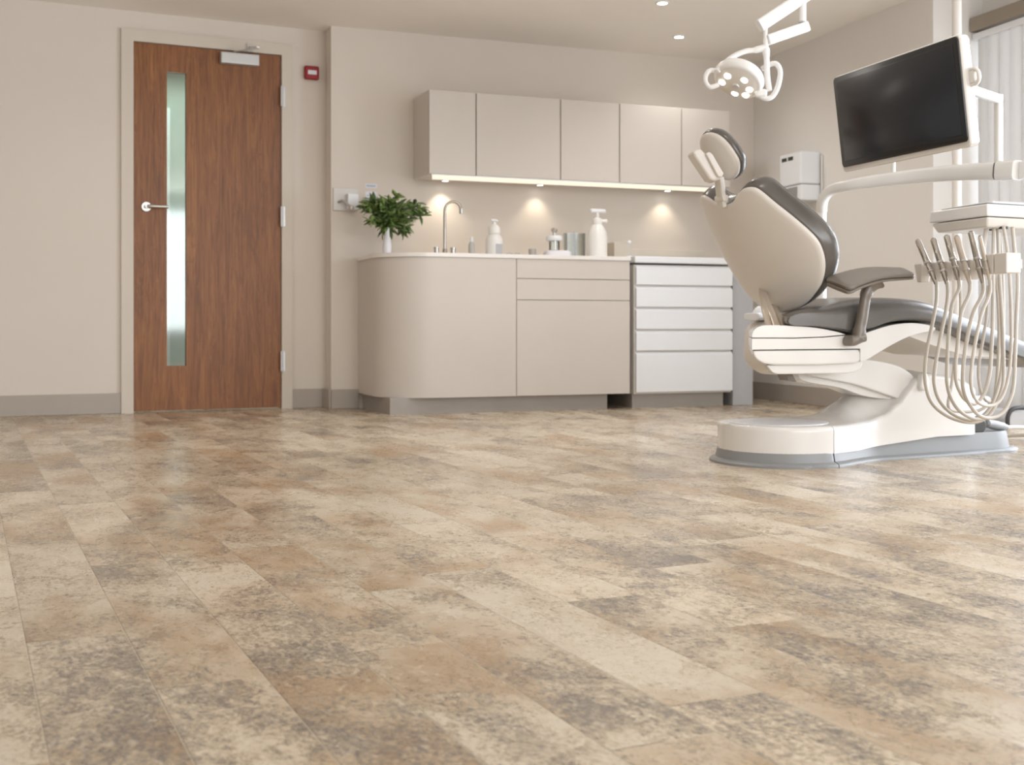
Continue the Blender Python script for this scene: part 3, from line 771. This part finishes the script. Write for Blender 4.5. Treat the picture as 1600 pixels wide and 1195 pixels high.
# seat cushion with leg rest
prof = spline([(2.562, .515), (2.585, .499), (2.689, .4935), (2.80, .478), (2.848, .470), (2.876, .476), (2.939, .486), (3.024, .508), (3.12, .515), (3.212, .506), (3.361, .464), (3.467, .427), (3.637, .381), (3.79, .338), (3.85, .335), (3.875, .36), (3.84, .396), (3.681, .446), (3.467, .516), (3.302, .566), (3.212, .588), (3.12, .598), (3.024, .600), (2.901, .596), (2.778, .579), (2.653, .556), (2.575, .537)], 4, True)
pp_ = [V((p.x, p.y, 0)) for p in prof]; nb = 16 * 4; k_ = len(pp_); nrm_ = []
for i in range(k_):
    t = pp_[(i + 1) % k_] - pp_[i - 1]; nrm_.append(V((-t.y, t.x, 0)).normalized())
def cush_ring(y, it, ib):
    out = []
    for i, p in enumerate(pp_):
        top_side = 66 <= i < k_
        wgt = min(max((p.x - 2.57) / .30, .12), 1) * min(1, max(.45, (3.95 - p.x) / .5))
        q = p + nrm_[i] * ((it if top_side else ib) * wgt); out.append(V((shx(q.x, y), y, q.y)))
    return out
prf = [(0, .052, .012), (.003, .040, .007), (.009, .028, .004), (.018, .017, .002), (.032, .008, .0005), (.052, .002, 0), (.08, 0, 0), (.17, -.003, 0), (.27, -.004, 0)]
mb = MB(); mb.loft([cush_ring(3.30 + w, a_, b_) for w, a_, b_ in prf] + [cush_ring(3.84 - w, a_, b_) for w, a_, b_ in prf[-2::-1]])
mb.build('seat_cushion', 'upholstery', ch, smooth=30)
mb = MB(); mb.prism([(3.13, .47), (3.18, .455), (3.271, .428), (3.391, .397), (3.462, .382), (3.578, .377), (3.695, .366), (3.80, .345), (3.78, .352), (3.637, .390), (3.467, .434), (3.361, .471), (3.22, .50)], xz(3.37), xz(3.77)); mb.build('leg_rest_support', 'plastic2', ch, bevel=.008)
# backrest
BOT = V((2.744, YC, .531)); LV = V((-.549, 0, .836)).normalized(); LN = V((.836, 0, .549)).normalized()
KC = .93
def fb(u, v, w): return BOT + V((0, u, 0)) + LV * v + LN * (min(KC * u * u, .2) + w + .03 * (v - .15) ** 2)
half = [(.0, .0), (.07, .006), (.14, .025), (.20, .060), (.24, .092), (.277, .146), (.296, .206), (.296, .269), (.266, .353), (.224, .438), (.19, .503), (.161, .525), (.12, .530), (.080, .515), (.045, .494), (.0, .486)]
outl = [(-u, v) for u, v in half] + [(u, v) for u, v in reversed(half[1:-1])]
outl = [(q.x, q.y) for q in spline(outl, 4, True)]
mb = MB(); mb.slab(outl, fb, [(.000, .026), (.002, .018), (.006, .0145), (.012, .014), (.030, .015)], capring=(.92, .8, .65, .5, .3, .12)); mb.build('backrest_shell', 'plastic2', ch, smooth=60)
mb = MB(); mb.slab(outl, fb, [(.014, .014), (.022, .010), (.045, .006), (.070, .006), (.086, .013), (.095, .028)], capring=(.92, .8, .65, .5, .3, .12), dome1=.01); mb.build('backrest_cushion', 'upholstery', ch, smooth=60)
# hinge levers between seat and backrest
top_ = at_pl(1187, 452, BOT + LN * .004, LN); feet = [at_y(1204, 515, 3.40), at_y(1217, 522, 3.345), at_y(1227, 514, 3.42)]
mids = [at_y(1193, 485, 3.44), at_y(1206, 490, 3.42), at_y(1216, 495, 3.44)]
for k in range(3):
    st = top_ + V((0, -.012 * k, -.006 * k)) if k < 2 else at_pl(1207, 478, BOT + LN * .0, LN)
    a_ = st + LN * .01
    mb = MB(); mb.sweep(spline([a_, a_.lerp(feet[k], .25) - LN * .006, mids[k].lerp(a_.lerp(feet[k], .6), .5), feet[k]], 5), [(.011, .009)] * 3 + [(.012, .010)] * 10 + [(.014, .012)] * 3, 12, sq=.7)
    mb.lathe([(0, 0), (.017, 0), (.017, .008), (.01, .011), (0, .011)], feet[k] - V((0, 0, .006)), 16)
    mb.build('backrest_lever', 'hinge', ch)
# headrest
be = math.radians(33); HV = V((-math.sin(be), 0, math.cos(be))); HN = V((math.cos(be), 0, math.sin(be)))
HB = at_y(1122, 272, YC) + HN * .02
def fh(u, v, w): return HB + V((0, u, 0)) + HV * v + HN * (1.6 * u * u + w + .9 * (v - .055) ** 2)
hh = [(0, -.046), (.03, -.040), (.058, -.026), (.078, -.004), (.089, .018), (.090, .045), (.084, .082), (.066, .118), (.038, .140), (0, .148)]
ho = [(-u, v) for u, v in hh] + [(u, v) for u, v in reversed(hh[1:-1])]
ho = [(q.x, q.y) for q in spline(ho, 5, True)]
mb = MB(); mb.slab(ho, fh, [(0, .012), (.002, .004), (.007, 0), (.018, .001)], capring=(.9, .7, .5, .3, .1)); mb.build('headrest_shell', 'plastic2', ch, smooth=60)
ho2 = [(u * 1.05, .05 + (v - .05) * 1.05) for u, v in ho]
mb = MB(); mb.slab(ho2, fh, [(.012, .006), (.018, .001), (.030, 0), (.042, .004), (.050, .013), (.054, .024)], capring=(.9, .7, .5, .3, .1), dome1=.006); mb.build('headrest_cushion', 'upholstery', ch, smooth=60)
brk = [(1081.5, 238), (1087, 234), (1095, 232), (1108, 245), (1120, 258), (1130, 272), (1127, 280), (1116, 283.5), (1109, 280), (1096, 261), (1086, 246)]
mb = MB(); pp = [at_pl(x, y, at_y(1105, 255, 3.50), V((-.35, -.9, -.1))) for x, y in brk]; dd = V((.30, .94, 0)).normalized() * .075
mb.loft([pp, [p + dd for p in pp]]); hb_ = mb.build('headrest_bracket', 'plastic2', ch, bevel=.009, smooth=40)
pv = [at_pl(x, y, at_y(1118, 255, 3.478), V((-.35, -.9, -.1))) for x, y in ((1103, 240), (1108, 237), (1113, 240), (1131, 271), (1128, 277), (1122, 276))]
mb = MB(); mb.loft([pv, [p + dd * .4 for p in pv]]); mb.build('headrest_release', 'plastic2', hb_, bevel=.004)
ba, bb = at_y(1123.5, 279, YC - .02), at_y(1127, 312, YC)
mb = MB(); mb.sweep([ba + (ba - bb) * .1, bb - (ba - bb) * .3], [(.022, .009), (.022, .009)], 16, up=(1, 0, 0), sq=.35); mb.build('headrest_bar', 'plastic2', ch, bevel=.002)
mb = MB(); mb.sweep([bb + V((0, .028, .004)), bb + V((0, -.028, .004))], [(.012, .012), (.012, .012)], 12, sq=.6); mb.build('bar_clamp', 'plastic2', ch, bevel=.003)
# armrest
path = spline([(2.752, 3.275, .640), (2.79, 3.275, .655), (2.85, 3.272, .672), (2.91, 3.268, .683), (2.97, 3.262, .687), (3.02, 3.257, .688), (3.06, 3.253, .690)], 4)
n_ = len(path)
def aw(t): return .062 - .022 * t
for nm, dz, tt in (('armrest_pad', .0, .0085), ('armrest_underside', -.0125, .006)):
    mb = MB(); sz = []
    for i in range(n_):
        t = i / (n_ - 1); e_ = min(1, (.5 + t / .06 * .5) if t < .06 else 1, ((1 - t) / .08) ** .5 if t > .92 else 1)
        sz.append((max(aw(t) * (.65 + .35 * e_) * (1 if dz == 0 else .97), .004), max(tt * (1.25 - .5 * t) * (.4 + .6 * e_), .002)))
    mb.sweep([p + V((0, 0, dz * (1.2 - .35 * i / n_))) for i, p in enumerate(path)], sz, 24, up=(0, -.34, 1), sq=.55); mb.build(nm, 'armplastic', ch, smooth=60)
mb = MB(); mb.sweep(spline([(2.905, 3.268, .650), (2.888, 3.268, .632), (2.873, 3.268, .605), (2.866, 3.270, .565), (2.861, 3.274, .525), (2.853, 3.278, .482), (2.848, 3.28, .452)], 4),
     [(.030, .048 - .006 * 0)] * 1 + [(.026, .040), (.024, .034), (.022, .029), (.021, .026)] + [(.020, .0195)] * 4 + [(.018, .016)] * 6 + [(.018, .0175)] * 5 + [(.020, .022)] * 4 + [(.022, .025)], 16, up=(0, 1, 0), sq=.7); mb.build('armrest_post', 'armplastic', ch, smooth=60)
mb = MB(); mb.sweep(spline([(2.805, 3.285, .447), (2.825, 3.285, .446), (2.85, 3.283, .455), (2.872, 3.28, .461)], 4), [(.022, .012)] + [(.026, .019)] * 11 + [(.022, .012)], 16, sq=.7); mb.build('armrest_foot', 'armplastic', ch)
# console on the far side
mb = MB(); poly = [(q.x, q.y) for q in spline([(2.935, .49), (2.92, .42), (2.925, .36), (2.97, .315), (3.03, .30), (3.09, .36), (3.09, .49), (2.99, .52)], 4, True)]
mb.prism(poly, xz(3.94), xz(4.06)); mb.build('far_side_console', 'plastic2', ch, bevel=.015)
mb = MB(); mb.sweep([(2.92, 4.0, .535), (3.12, 4.0, .535)], [(.055, .016), (.055, .016)], 18, sq=.7); mb.lathe([(0, .012), (.03, .012), (.022, .03), (.008, .042), (0, .043)], (2.96, 4.0, .535), 16); mb.b2((2.97, 3.80, .44), (3.05, 3.96, .48)); mb.build('far_side_tray', 'white', ch, bevel=.004)

# ------------------------------------------------------------------ pole and junction box
pz = at_y(1495, 300, 4.4)
jb = thing('junction_box', (4.46, 4.33, 0), 'white floor junction box behind the chair foot end', 'box')
mb = MB(); mb.b2((4.20, 4.28, 0), (4.55, 4.52, .155)); mb.build('box_cover', 'white', jb, bevel=.02)
po_ = thing('support_pole', (pz.x, 4.4, .15), 'slim white floor-to-ceiling pole behind the monitor', 'pole')
mb = MB(); mb.sweep([(pz.x, 4.4, .155), (pz.x, 4.4, CZ)], .0225, 20); mb.build('pole_tube', 'plastic2', po_)
mb = MB(); mb.lathe([(0, 0), (.05, 0), (.05, .01), (.03, .02), (0, .02)], (pz.x, 4.4, .155), 20); mb.build('pole_flange', 'plastic2', po_)

# ------------------------------------------------------------------ delivery unit
de = thing('delivery_unit', (3.32, 4.05, .45), 'white curved arm carrying the instrument tray over the chair', 'delivery unit')
p0 = at_y(1284, 330, 4.05)
A = [V((p0.x, 4.05, .46)), V((p0.x, 4.05, .8)), V((p0.x, 4.05, 1.0))]
mb = MB(); mb.sweep(A, .0195, 20); mb.b2((p0.x - .22, 3.8, .462), (p0.x + .02, 4.06, .492)); mb.build('arm_post', 'plastic', de, bevel=.003)
B_ = [V((p0.x, 4.05, .985)), at_y(1286, 312, 4.03), at_y(1300, 296.5, 3.98), at_y(1330, 289, 3.88), at_y(1380, 281.5, 3.76), at_y(1440, 274.5, 3.62), at_y(1500, 269.5, 3.45), at_y(1560, 267, 3.27)]
pth = spline(B_, 5); n_ = len(pth); sz = []
for i in range(n_):
    t = i / (n_ - 1); sz.append((.0195 + .006 * t, .020 + .014 * min(1, max(0, (t - .25) / .75))))
mb = MB(); mb.sweep(pth, sz, 20, up=(0, 1, 0), sq=.62); mb.build('curved_arm', 'plastic', de, smooth=50)
e0 = pth[-1]; ed = (pth[-1] - pth[-3]).normalized()
mb = MB(); mb.sweep([e0 + ed * .004, e0 + ed * .09], [(.030, .037), (.030, .037)], 20, up=(0, 0, 1), sq=.5); aj_ = mb.build('arm_joint', 'plastic', de, bevel=.004)
mb = MB(); mb.sweep([e0 + ed * -.002, e0 + ed * .004], [(.027, .034)] * 2, 20, up=(0, 0, 1), sq=.5); mb.build('joint_seal', 'dark', aj_)
e1 = e0 + ed * .1
mb = MB(); mb.sweep([e1, e1 + V((.16, -.04, 0))], [(.026, .033)] * 2, 20, up=(0, 0, 1), sq=.55); mb.sweep([e1 + V((.16, -.04, .02)), V((e1.x + .16, e1.y - .04, .92))], .024, 16); mb.build('end_arm', 'plastic', de, bevel=.002)
# monitor stand on the arm
s1 = at_y(1396, 281, 3.72); 
mb = MB(); mb.sweep([at_y(1396, 278, 3.72), at_y(1396, 240, 3.72)], .0085, 12); mb.build('stub_post', 'plastic', de)
# tray head
TX, TY, TZ0, TZ1 = 3.165, 3.0, .836, .915
mb = MB(); f_ = lambda z: (lambda x, y: V((x, y, z)))
rect = lambda i: [(TX + i, TY + i), (TX + .55 - i, TY + i), (TX + .59 - i, TY + .31 - i), (TX + .038 + i, TY + .31 - i)]
mb.loft([[V((x, y, .872)) for x, y in rect(0)], [V((x, y, TZ1)) for x, y in rect(.004)]]); mb.build('tray_upper', 'plastic', de, bevel=.006)
mb = MB(); mb.loft([[V((x, y, TZ0)) for x, y in rect(.020)], [V((x, y, .870)) for x, y in rect(.004)]]); mb.build('tray_lower', 'plastic2', de, bevel=.008)
mb = MB(); mb.loft([[V((x, y, .9155)) for x, y in rect(.03)], [V((x, y, .921)) for x, y in rect(.03)]]); mb.build('tray_mat', 'black', de, bevel=.002, label='black tray mat')
mb = MB(); mb.loft([[V((x + .03, y, .921)) for x, y in rect(.04)], [V((x + .03, y, .932)) for x, y in rect(.055)]]); mb.build('control_panel', 'white', de, bevel=.004)
# instrument holder
HF, HNr = at_y(1440, 423, 3.30), at_y(1580, 413, 2.82)
hzv = (HF.z + HNr.z) / 2; HF.z = HNr.z = hzv
hd = (HNr - HF).normalized(); hs = V((0, 0, 1)).cross(hd).normalized()
def bar_at(px):
    # point of the bar line seen at column px
    best = None
    for k in range(401):
        p = HF.lerp(HNr, -.1 + 1.2 * k / 400); d = (p - O); r_ = 800 + F * d.dot(RT) / d.dot(FW)
        if best is None or abs(r_ - px) < best[0]: best = (abs(r_ - px), p)
    return best[1]
mb = MB(); mb.box(HF.lerp(HNr, .5) + hs * .028, ((HNr - HF).length + .02, .014, .03), (hd, hs, V((0, 0, 1)))); 
brp = HF.lerp(HNr, .45) + hs * .03
mb.sweep([brp, V((TX + .06, brp.y, brp.z + .03)), V((TX + .08, brp.y, .845))], .008, 12)
mb.build('holder_bar', 'plastic2', de, bevel=.003)
inst = [((1434, 376), (1446, 411), (1463, 444)), ((1458, 374), (1468, 414), (1480, 444)), ((1479, 369), (1491, 411), (1498, 438)), ((1495, 370), (1506, 409), (1515.5, 443)), ((1517, 363), (1530, 405), (1536, 443)), ((1531, 370), (1542, 400), (1547, 441))]
for px in (1441, 1463, 1481, 1499, 1518, 1537):
    p = bar_at(px); mb = MB()
    mb.loft([[p + hd * a + hs * b + V((0, 0, z)) for a, b in ((-.026, -.018), (.020, -.018), (.026, .024), (-.026, .024))] if z > 0 else [p + hd * a + hs * b + V((0, 0, z)) for a, b in ((-.012, -.014), (.012, -.014), (.014, .020), (-.014, .020))] for z in (-.042, .026)])
    mb.build('holder_clip', 'plastic2', de, bevel=.004)
for px, L in ((1555, .028), (1574, .036)):
    p = bar_at(px); mb = MB(); mb.box(p + V((0, 0, .004)), (L * 1.7, .055, .066), (hd, hs, V((0, 0, 1)))); mb.build('holder_end_block', 'plastic2', de, bevel=.004)
# handpieces with hoses
paths = [
 [(1463, 470), (1456, 510), (1448, 548), (1445, 580), (1447, 605), (1455, 628), (1472, 645), (1495, 656), (1520, 660), (1540, 653), (1550, 636), (1556, 608), (1560, 560), (1561, 500), (1558, 450), (1554, 415), (1553, 362)],
 [(1481, 460), (1478, 485), (1472, 515), (1466, 545), (1460, 580), (1460, 602), (1467, 624), (1482, 642), (1502, 653), (1524, 656), (1545, 640), (1558, 610), (1565, 575), (1566, 530), (1564, 470), (1561, 430), (1560, 363)],
 [(1498, 452), (1488, 475), (1484, 505), (1481, 540), (1479.5, 580), (1480, 600), (1485, 620), (1495, 637), (1508, 648), (1525, 655), (1543, 651), (1556, 632), (1567, 600), (1568, 560), (1566, 500), (1563, 450), (1561, 410), (1559, 363)],
 [(1514, 460), (1503, 485), (1499, 510), (1496, 540), (1493, 570), (1494, 595), (1500, 612), (1509, 625), (1524, 631), (1538, 614), (1546, 585), (1549, 550), (1551, 500), (1552, 440), (1552, 400), (1553, 362)],
 [(1535, 460), (1520, 490), (1511, 530), (1506, 560), (1504, 590), (1506, 612), (1515, 632), (1530, 649), (1548, 653), (1566, 645), (1578, 625), (1584, 600), (1586, 560), (1588, 500), (1590, 460), (1590, 430), (1586, 400), (1582, 360)],
 [(1546, 460), (1534, 490), (1524, 535), (1518, 575), (1517, 600), (1521, 618), (1530, 630), (1545, 634), (1560, 628), (1570, 610), (1577, 580), (1580, 540), (1580, 490), (1578, 440), (1575, 400), (1568, 357)]]
ords = ['first chrome handpiece from the left end of the instrument holder', 'second chrome handpiece from the left in the instrument holder', 'third chrome handpiece from the left in the instrument holder',
        'fourth instrument from the left, paler, in the instrument holder', 'fifth chrome handpiece from the left, tip reaching the tray', 'sixth and rightmost slim syringe beside the holder end block']
for i, (t_, c_, b_) in enumerate(inst):
    pc = bar_at(c_[0]) - hs * .034
    pt_, pb_ = at_pl(*t_, pc, hs), at_pl(*b_, pc, hs); pm_ = at_pl(*c_, pc, hs); y_ = pb_.y
    hp = thing('dental_handpiece', pm_, ords[i], 'handpiece', 'instruments in the holder')
    rad = .0105 if i != 5 else .007
    ax_ = (pb_ - pt_)
    mb = MB(); mb.sweep([pt_, pt_ + ax_ * .02, pt_ + ax_ * .5, pt_ + ax_ * .55, pt_ + ax_ * .75, pb_], [rad * .9, rad, rad * 1.05, rad * .8, rad * .95, rad * .6], 16)
    bd_ = mb.build('body', 'chrome' if i not in (3, 5) else 'hinge', hp)
    mb = MB(); mb.sweep([pt_ + ax_ * .50, pt_ + ax_ * .54], [rad * 1.2, rad * 1.2], 16); mb.sweep([pt_ + ax_ * .70, pt_ + ax_ * .73], [rad * 1.15, rad * 1.15], 16); mb.build('coupling_ring', 'steel', bd_)
    mb = MB(); mb.lathe([(0, 0), (rad * .55, 0), (rad * .55, .002), (0, .002)], pt_ - ax_.normalized() * .0015, 12, (hs, ax_.normalized().cross(hs), -ax_.normalized())); mb.build('tip_opening', 'dark', bd_)
    P_ = [b_] + paths[i]; pts = [pb_ - ax_ * .08]
    ya, yb = y_, TY + .10 - .02 * i
    m_ = len(P_) - 1
    for k, (x, y) in enumerate(P_):
        f2 = k / m_; w_ = min(max((f2 - .3) / .7, 0), 1)
        pts.append(at_y(x, y, ya + (yb - ya) * w_))
    last = pts[-1]; last.z = TZ0 + .004
    mb = MB(); mb.sweep(spline(pts, 6), .0062 if i != 5 else .0056, 10); mb.build('hose', 'hose', hp, smooth=180, label='pale rubber hose looping down')
for pl_ in ([(1500, 445), (1501, 480), (1498, 520), (1493, 560), (1487, 600), (1482, 636), (1500, 643), (1530, 641), (1550, 628)], [(1544, 446), (1542, 490), (1536, 530), (1530, 565), (1529, 590), (1533, 612), (1541, 626), (1552, 624), (1562, 600), (1567, 560), (1568, 500), (1567, 440), (1565, 400), (1562, 362)]):
    pts = [at_y(x, y, 3.12 + .002 * i_) for i_, (x, y) in enumerate(pl_)]
    mb = MB(); mb.sweep(spline(pts, 6), .0055, 10); mb.build('spare_hose', 'hose', de, smooth=180)
for k, (x, y, yy) in enumerate(((1553, 361, 3.08), (1568, 356, 3.02))):
    p = at_y(x, y, yy); mb = MB(); mb.lathe([(0, -.004), (.016, -.004), (.016, .004), (0, .004)], V((p.x, p.y, TZ0)), 16); mb.build('hose_port', 'dark', de)
# floor cable
cb = thing('foot_control_cable', (3.6, 3.5, .1), 'grey cable with thick plug at the rear of chair base', 'cable')
a = at_y(1540, 661, 3.48); b = at_y(1574, 668, 3.50)
mb = MB(); mb.sweep(spline([a, a.lerp(b, .3), a.lerp(b, .7), b], 4), [.010] + [.017] * 3 + [.0185] * 3 + [.017] * 3 + [.012] * 2 + [.008], 14); mb.build('plug', 'greyplastic', cb)
mb = MB(); mb.sweep(spline([b - (b - a) * .05, at_y(1600, 668, 3.55), at_y(1650, 676, 3.62), V((4.0, 3.9, .008)), V((4.2, 4.0, .008))], 6), .008, 10); mb.build('cable_lead', 'hose', cb)
# foot control
fcx = at_y(1575, 660, 4.2); fcx.z = 0
fc = thing('foot_control', (fcx.x + .15, fcx.y, 0), 'grey foot control with dark arched rim at the right edge', 'foot pedal')
fz = .10; X0 = fcx.x + .02
mb = MB(); ol = [(X0, .0), (X0, .055), (X0 + .03, .085), (X0 + .2, .085), (X0 + .2, 0)]
mb.prism(ol, lambda x, z: V((x, fcx.y + .02, z)), lambda x, z: V((x, fcx.y + .24, z))); mb.build('pedal_body', pmat('pale_grey_shell', srgb(190, 188, 186), .4), fc, bevel=.012)
mb = MB(); mb.sweep(spline([(X0 - .012, fcx.y + .008, .01), (X0 - .012, fcx.y + .008, .06), (X0 + .02, fcx.y + .008, .095), (X0 + .10, fcx.y + .008, .10), (X0 + .2, fcx.y + .008, .10)], 5), .011, 12); mb.build('guard_rail', 'dark', fc)

# ------------------------------------------------------------------ monitor
MC = V((2.666, 2.9, 1.186)); U_ = V((-.147, -.989, -.012)).normalized(); W_ = V((-.981, .147, -.129)).normalized(); V_ = W_.cross(U_).normalized(); W_ = U_.cross(V_).normalized()
mw, mh = .66, .304
mo = thing('monitor', MC - V_ * .17, 'large dark flat monitor in a cream housing above the chair', 'monitor')
def rr_(w, h, r, n=5):
    out = []
    for cx, cy, a0 in ((w / 2 - r, h / 2 - r, 0), (-w / 2 + r, h / 2 - r, 90), (-w / 2 + r, -h / 2 + r, 180), (w / 2 - r, -h / 2 + r, 270)):
        for k in range(n + 1):
            a = math.radians(a0 + 90 * k / n); out.append((cx + r * math.cos(a), cy + r * math.sin(a)))
    return out
mf = lambda dv: (lambda u, v, w: MC + U_ * u + V_ * (v + dv) + W_ * w)
mb = MB(); mb.slab(rr_(mw, mh, .014), mf(0), [(-.012, 0), (0, 0), (.0012, .0012)], capring=()); mb.build('bezel', 'black', mo, smooth=50)
mb = MB(); mb.slab(rr_(mw - .04, mh - .036, .004), mf(.001), [(.0008, 0), (.0018, 0), (.0021, .0004)], capring=()); mb.build('screen', 'screen', mo, label='dark glass screen')
mb = MB(); mb.slab(rr_(mw + .014, mh + .022, .016), mf(-.006), [(-.05, .03), (-.044, .012), (-.034, .002), (-.008, 0), (-.004, .003)], capring=()); mb.build('housing', 'plastic', mo, smooth=40)
hp_ = MC + U_ * (mw / 2) + V_ * .03 - W_ * .03
mb = MB(); mb.sweep(spline([hp_ + V_ * .022, hp_ + V_ * .021 + U_ * .024, hp_ + V_ * .010 + U_ * .038, hp_ - V_ * .010 + U_ * .038, hp_ - V_ * .021 + U_ * .024, hp_ - V_ * .022], 5), .006, 12); mb.box(hp_ + U_ * .012, (.024, .034, .012), (U_, V_, W_)); mb.build('handle', 'plastic', mo)
bk = MC - W_ * .05
b2_ = at_y(1560, 155, 3.27)
mb = MB(); mb.sweep([bk, V((bk.x + .16, 3.02, b2_.z)), b2_], [(.017, .017)] * 3, 16, sq=.6); mb.sweep([b2_ + V((0, 0, .017)), V((b2_.x, b2_.y, 1.10))], [(.013, .013)] * 2, 16, sq=.6); mb.build('bracket_tube', 'plastic', mo)

# ------------------------------------------------------------------ operating light
LD = 4.8
HC = at_d(1152, 129, LD)
ol_ = thing('operating_light', HC, 'white operating lamp with glowing face and two loop handles', 'lamp')
def C3(px, py, dd=0): return at_d(px, py, LD + dd)
nrm = (RT * -.38 + UP * -.822 - FW * .42).normalized(); e1_ = (RT * .906 - UP * .42); e1_ = (e1_ - nrm * e1_.dot(nrm)).normalized(); e2_ = nrm.cross(e1_)
axh = (e1_, e2_, -nrm)
mb = MB(); mb.lathe([(.070, .0), (.092, -.004), (.099, .004), (.103, .014), (.104, .026), (.098, .040), (.080, .052), (.045, .060), (0, .062)], HC, 40, axh); mb.build('lamp_shell', 'lamp', ol_, smooth=60)
mb = MB(); mb.lathe([(0, .004), (.09, .004), (.093, -.001), (.07, -.012), (.035, -.018), (0, -.019)], HC, 40, axh); face_ = mb.build('face', pmat('lamp_face', srgb(226, 220, 212), .15, coat=.5), ol_, smooth=60, label='pale glossy face')
for k, (a, rr) in enumerate(((10, .055), (70, .05), (150, .056), (200, .058), (285, .05), (330, .062))):
    c = HC + e1_ * (rr * math.cos(math.radians(a))) + e2_ * (rr * math.sin(math.radians(a))) + nrm * .0145
    mb = MB(); mb.lathe([(0, .004), (.014, .004), (.014, -.002), (.008, -.0045), (0, -.005)], c, 16, axh); mb.build('bulb', 'led', face_)
mb = MB(); mb.lathe([(0, 0), (.015, 0), (.013, -.006), (0, -.008)], HC + nrm * .018, 16, axh); mb.build('sensor', 'satin', face_)
mb = MB(); mb.sweep(spline([C3(1196, 44), C3(1196, 60), C3(1196.5, 74), C3(1197, 84)], 4), [.009] * 5 + [.011] * 4 + [.015] * 4, 14)
mb.sweep(spline([C3(1196, 74), C3(1181, 78), C3(1165, 80), C3(1148, 87), C3(1134, 97, -.01), C3(1121, 112, -.02)], 5), [.014] * 6 + [.0105] * 20, 14)
mb.sweep(spline([C3(1197, 76), C3(1198, 100), C3(1199, 122, .02), C3(1202, 142, .02)], 5), [.014] * 3 + [.0115] * 13, 14)
mb.build('yoke', 'lamp', ol_, smooth=60)
mb = MB(); mb.sweep(spline([C3(1122, 111), C3(1110, 110), C3(1103, 118), C3(1103, 129), C3(1110, 136), C3(1123, 132)], 5), .0095, 12); mb.build('handle', 'lamp', ol_)
mb = MB(); mb.sweep(spline([C3(1190, 108, .03), C3(1202, 101, .02), C3(1213, 100), C3(1219, 112), C3(1216, 133), C3(1209, 148), C3(1200, 154), C3(1189, 151), C3(1180, 142)], 5), .0105, 12); mb.build('handle', 'lamp', ol_)
mb = MB(); mb.box(C3(1189, 146), (.05, .035, .03), (RT, UP, FW)); mb.build('handle_mount', 'lamp', ol_, bevel=.012)
mb = MB(); mb.sweep([C3(1186, 41, 0), C3(1248, 0, .05), C3(1330, -54, .12)], [(.017, .026)] * 3, 20, sq=.4); mb.build('upper_beam', 'lamp', ol_, bevel=.002, smooth=45)
mb = MB(); mb.sweep([C3(1254, 3, .05), C3(1254, 34, .05)], .0145, 16); mb.build('vertical_tube', 'lamp', ol_)
mb = MB(); mb.sweep([C3(1254, 33.5, .05), C3(1254, 35.5, .05)], .0165, 16); mb.build('ring', 'satin', ol_)
mb = MB(); mb.sweep([C3(1262, 41, .05), C3(1199, 63, 0)], [(.017, .021)] * 2, 20, sq=.35); mb.build('lower_beam', 'lamp', ol_, bevel=.004, smooth=45)
q = C3(1330, -54, .12); mb = MB(); mb.sweep([q - V((0, 0, .03)), V((q.x, q.y, CZ))], .025, 16); mb.build('ceiling_post', 'lamp', ol_)

# ------------------------------------------------------------------ light
w = bpy.data.worlds.new('world'); sc.world = w; w.use_nodes = True
nt = w.node_tree; nt.nodes.clear(); N = NT(nt)
out = N.n('ShaderNodeOutputWorld'); bg = N.n('ShaderNodeBackground'); bg.inputs[0].default_value = (1, .955, .91, 1); bg.inputs[1].default_value = .62
N.l(bg.outputs[0], out.inputs[0])
wc = R((W0 + W1) / 2, -.60, 1.12)
light('window_daylight', 'AREA', wc, wc + RN * 2 + V((0, 0, .05)), 150, (.93, .965, 1), W1 - W0, 2.05)
wc2 = V((4.35, .2, 1.3))
light('front_window_daylight', 'AREA', wc2, wc2 + V((-2, .9, .7)), 60, (.92, .96, 1), 2.6, 1.7)
light('rear_fill_light', 'AREA', (2.6, -2.1, 1.25), (2.9, 4, 4.2), 105, (.91, .955, 1), 3.2, 1.8)  # unseen fill added behind the camera for the near faces and ceiling
for x, y, p_ in ((.9, 5.5, 34), (2.2, 4.9, 34), (.2, 3.4, 26), (1.9, 2.4, 30)):
    light('ceiling_lamp', 'SPOT', (x, y, CZ - .02), (x, y, 0), p_ * .85, (1, .95, .88), .10, spot=165, blend=1)

for x, y, p_ in ((3.525, 5.649, 20), (4.033, 6.27, 12), (3.05, 5.05, 26)):  # the last has no fitting: added to brighten the right wall
    light('downlight_and_fill', 'SPOT', (x, y, CZ - .03), (x + .35, y - .05, 0), p_, (1, .97, .93), .06, spot=150, blend=1)

# ------------------------------------------------------------------ camera
cam = bpy.data.cameras.new('camera'); co_ = bpy.data.objects.new('camera', cam); COL.objects.link(co_)
cam.sensor_fit = 'HORIZONTAL'; cam.sensor_width = 36; cam.lens = 36 * F / 1600
cam.shift_x = 0; cam.shift_y = -(597.5 - HZ) / 1600
co_.location = O; co_.rotation_euler = (PI / 2, 0, -TH)
cam.clip_start = .02; cam.clip_end = 60
cam.dof.use_dof = True; cam.dof.focus_distance = 2.85; cam.dof.aperture_fstop = (cam.lens / 1000) / .0066
sc.camera = co_
sc.view_settings.view_transform = 'Standard'; sc.view_settings.look = 'None'; sc.view_settings.gamma = 1; sc.view_settings.use_curve_mapping = False
sc.view_settings.exposure = 0.06
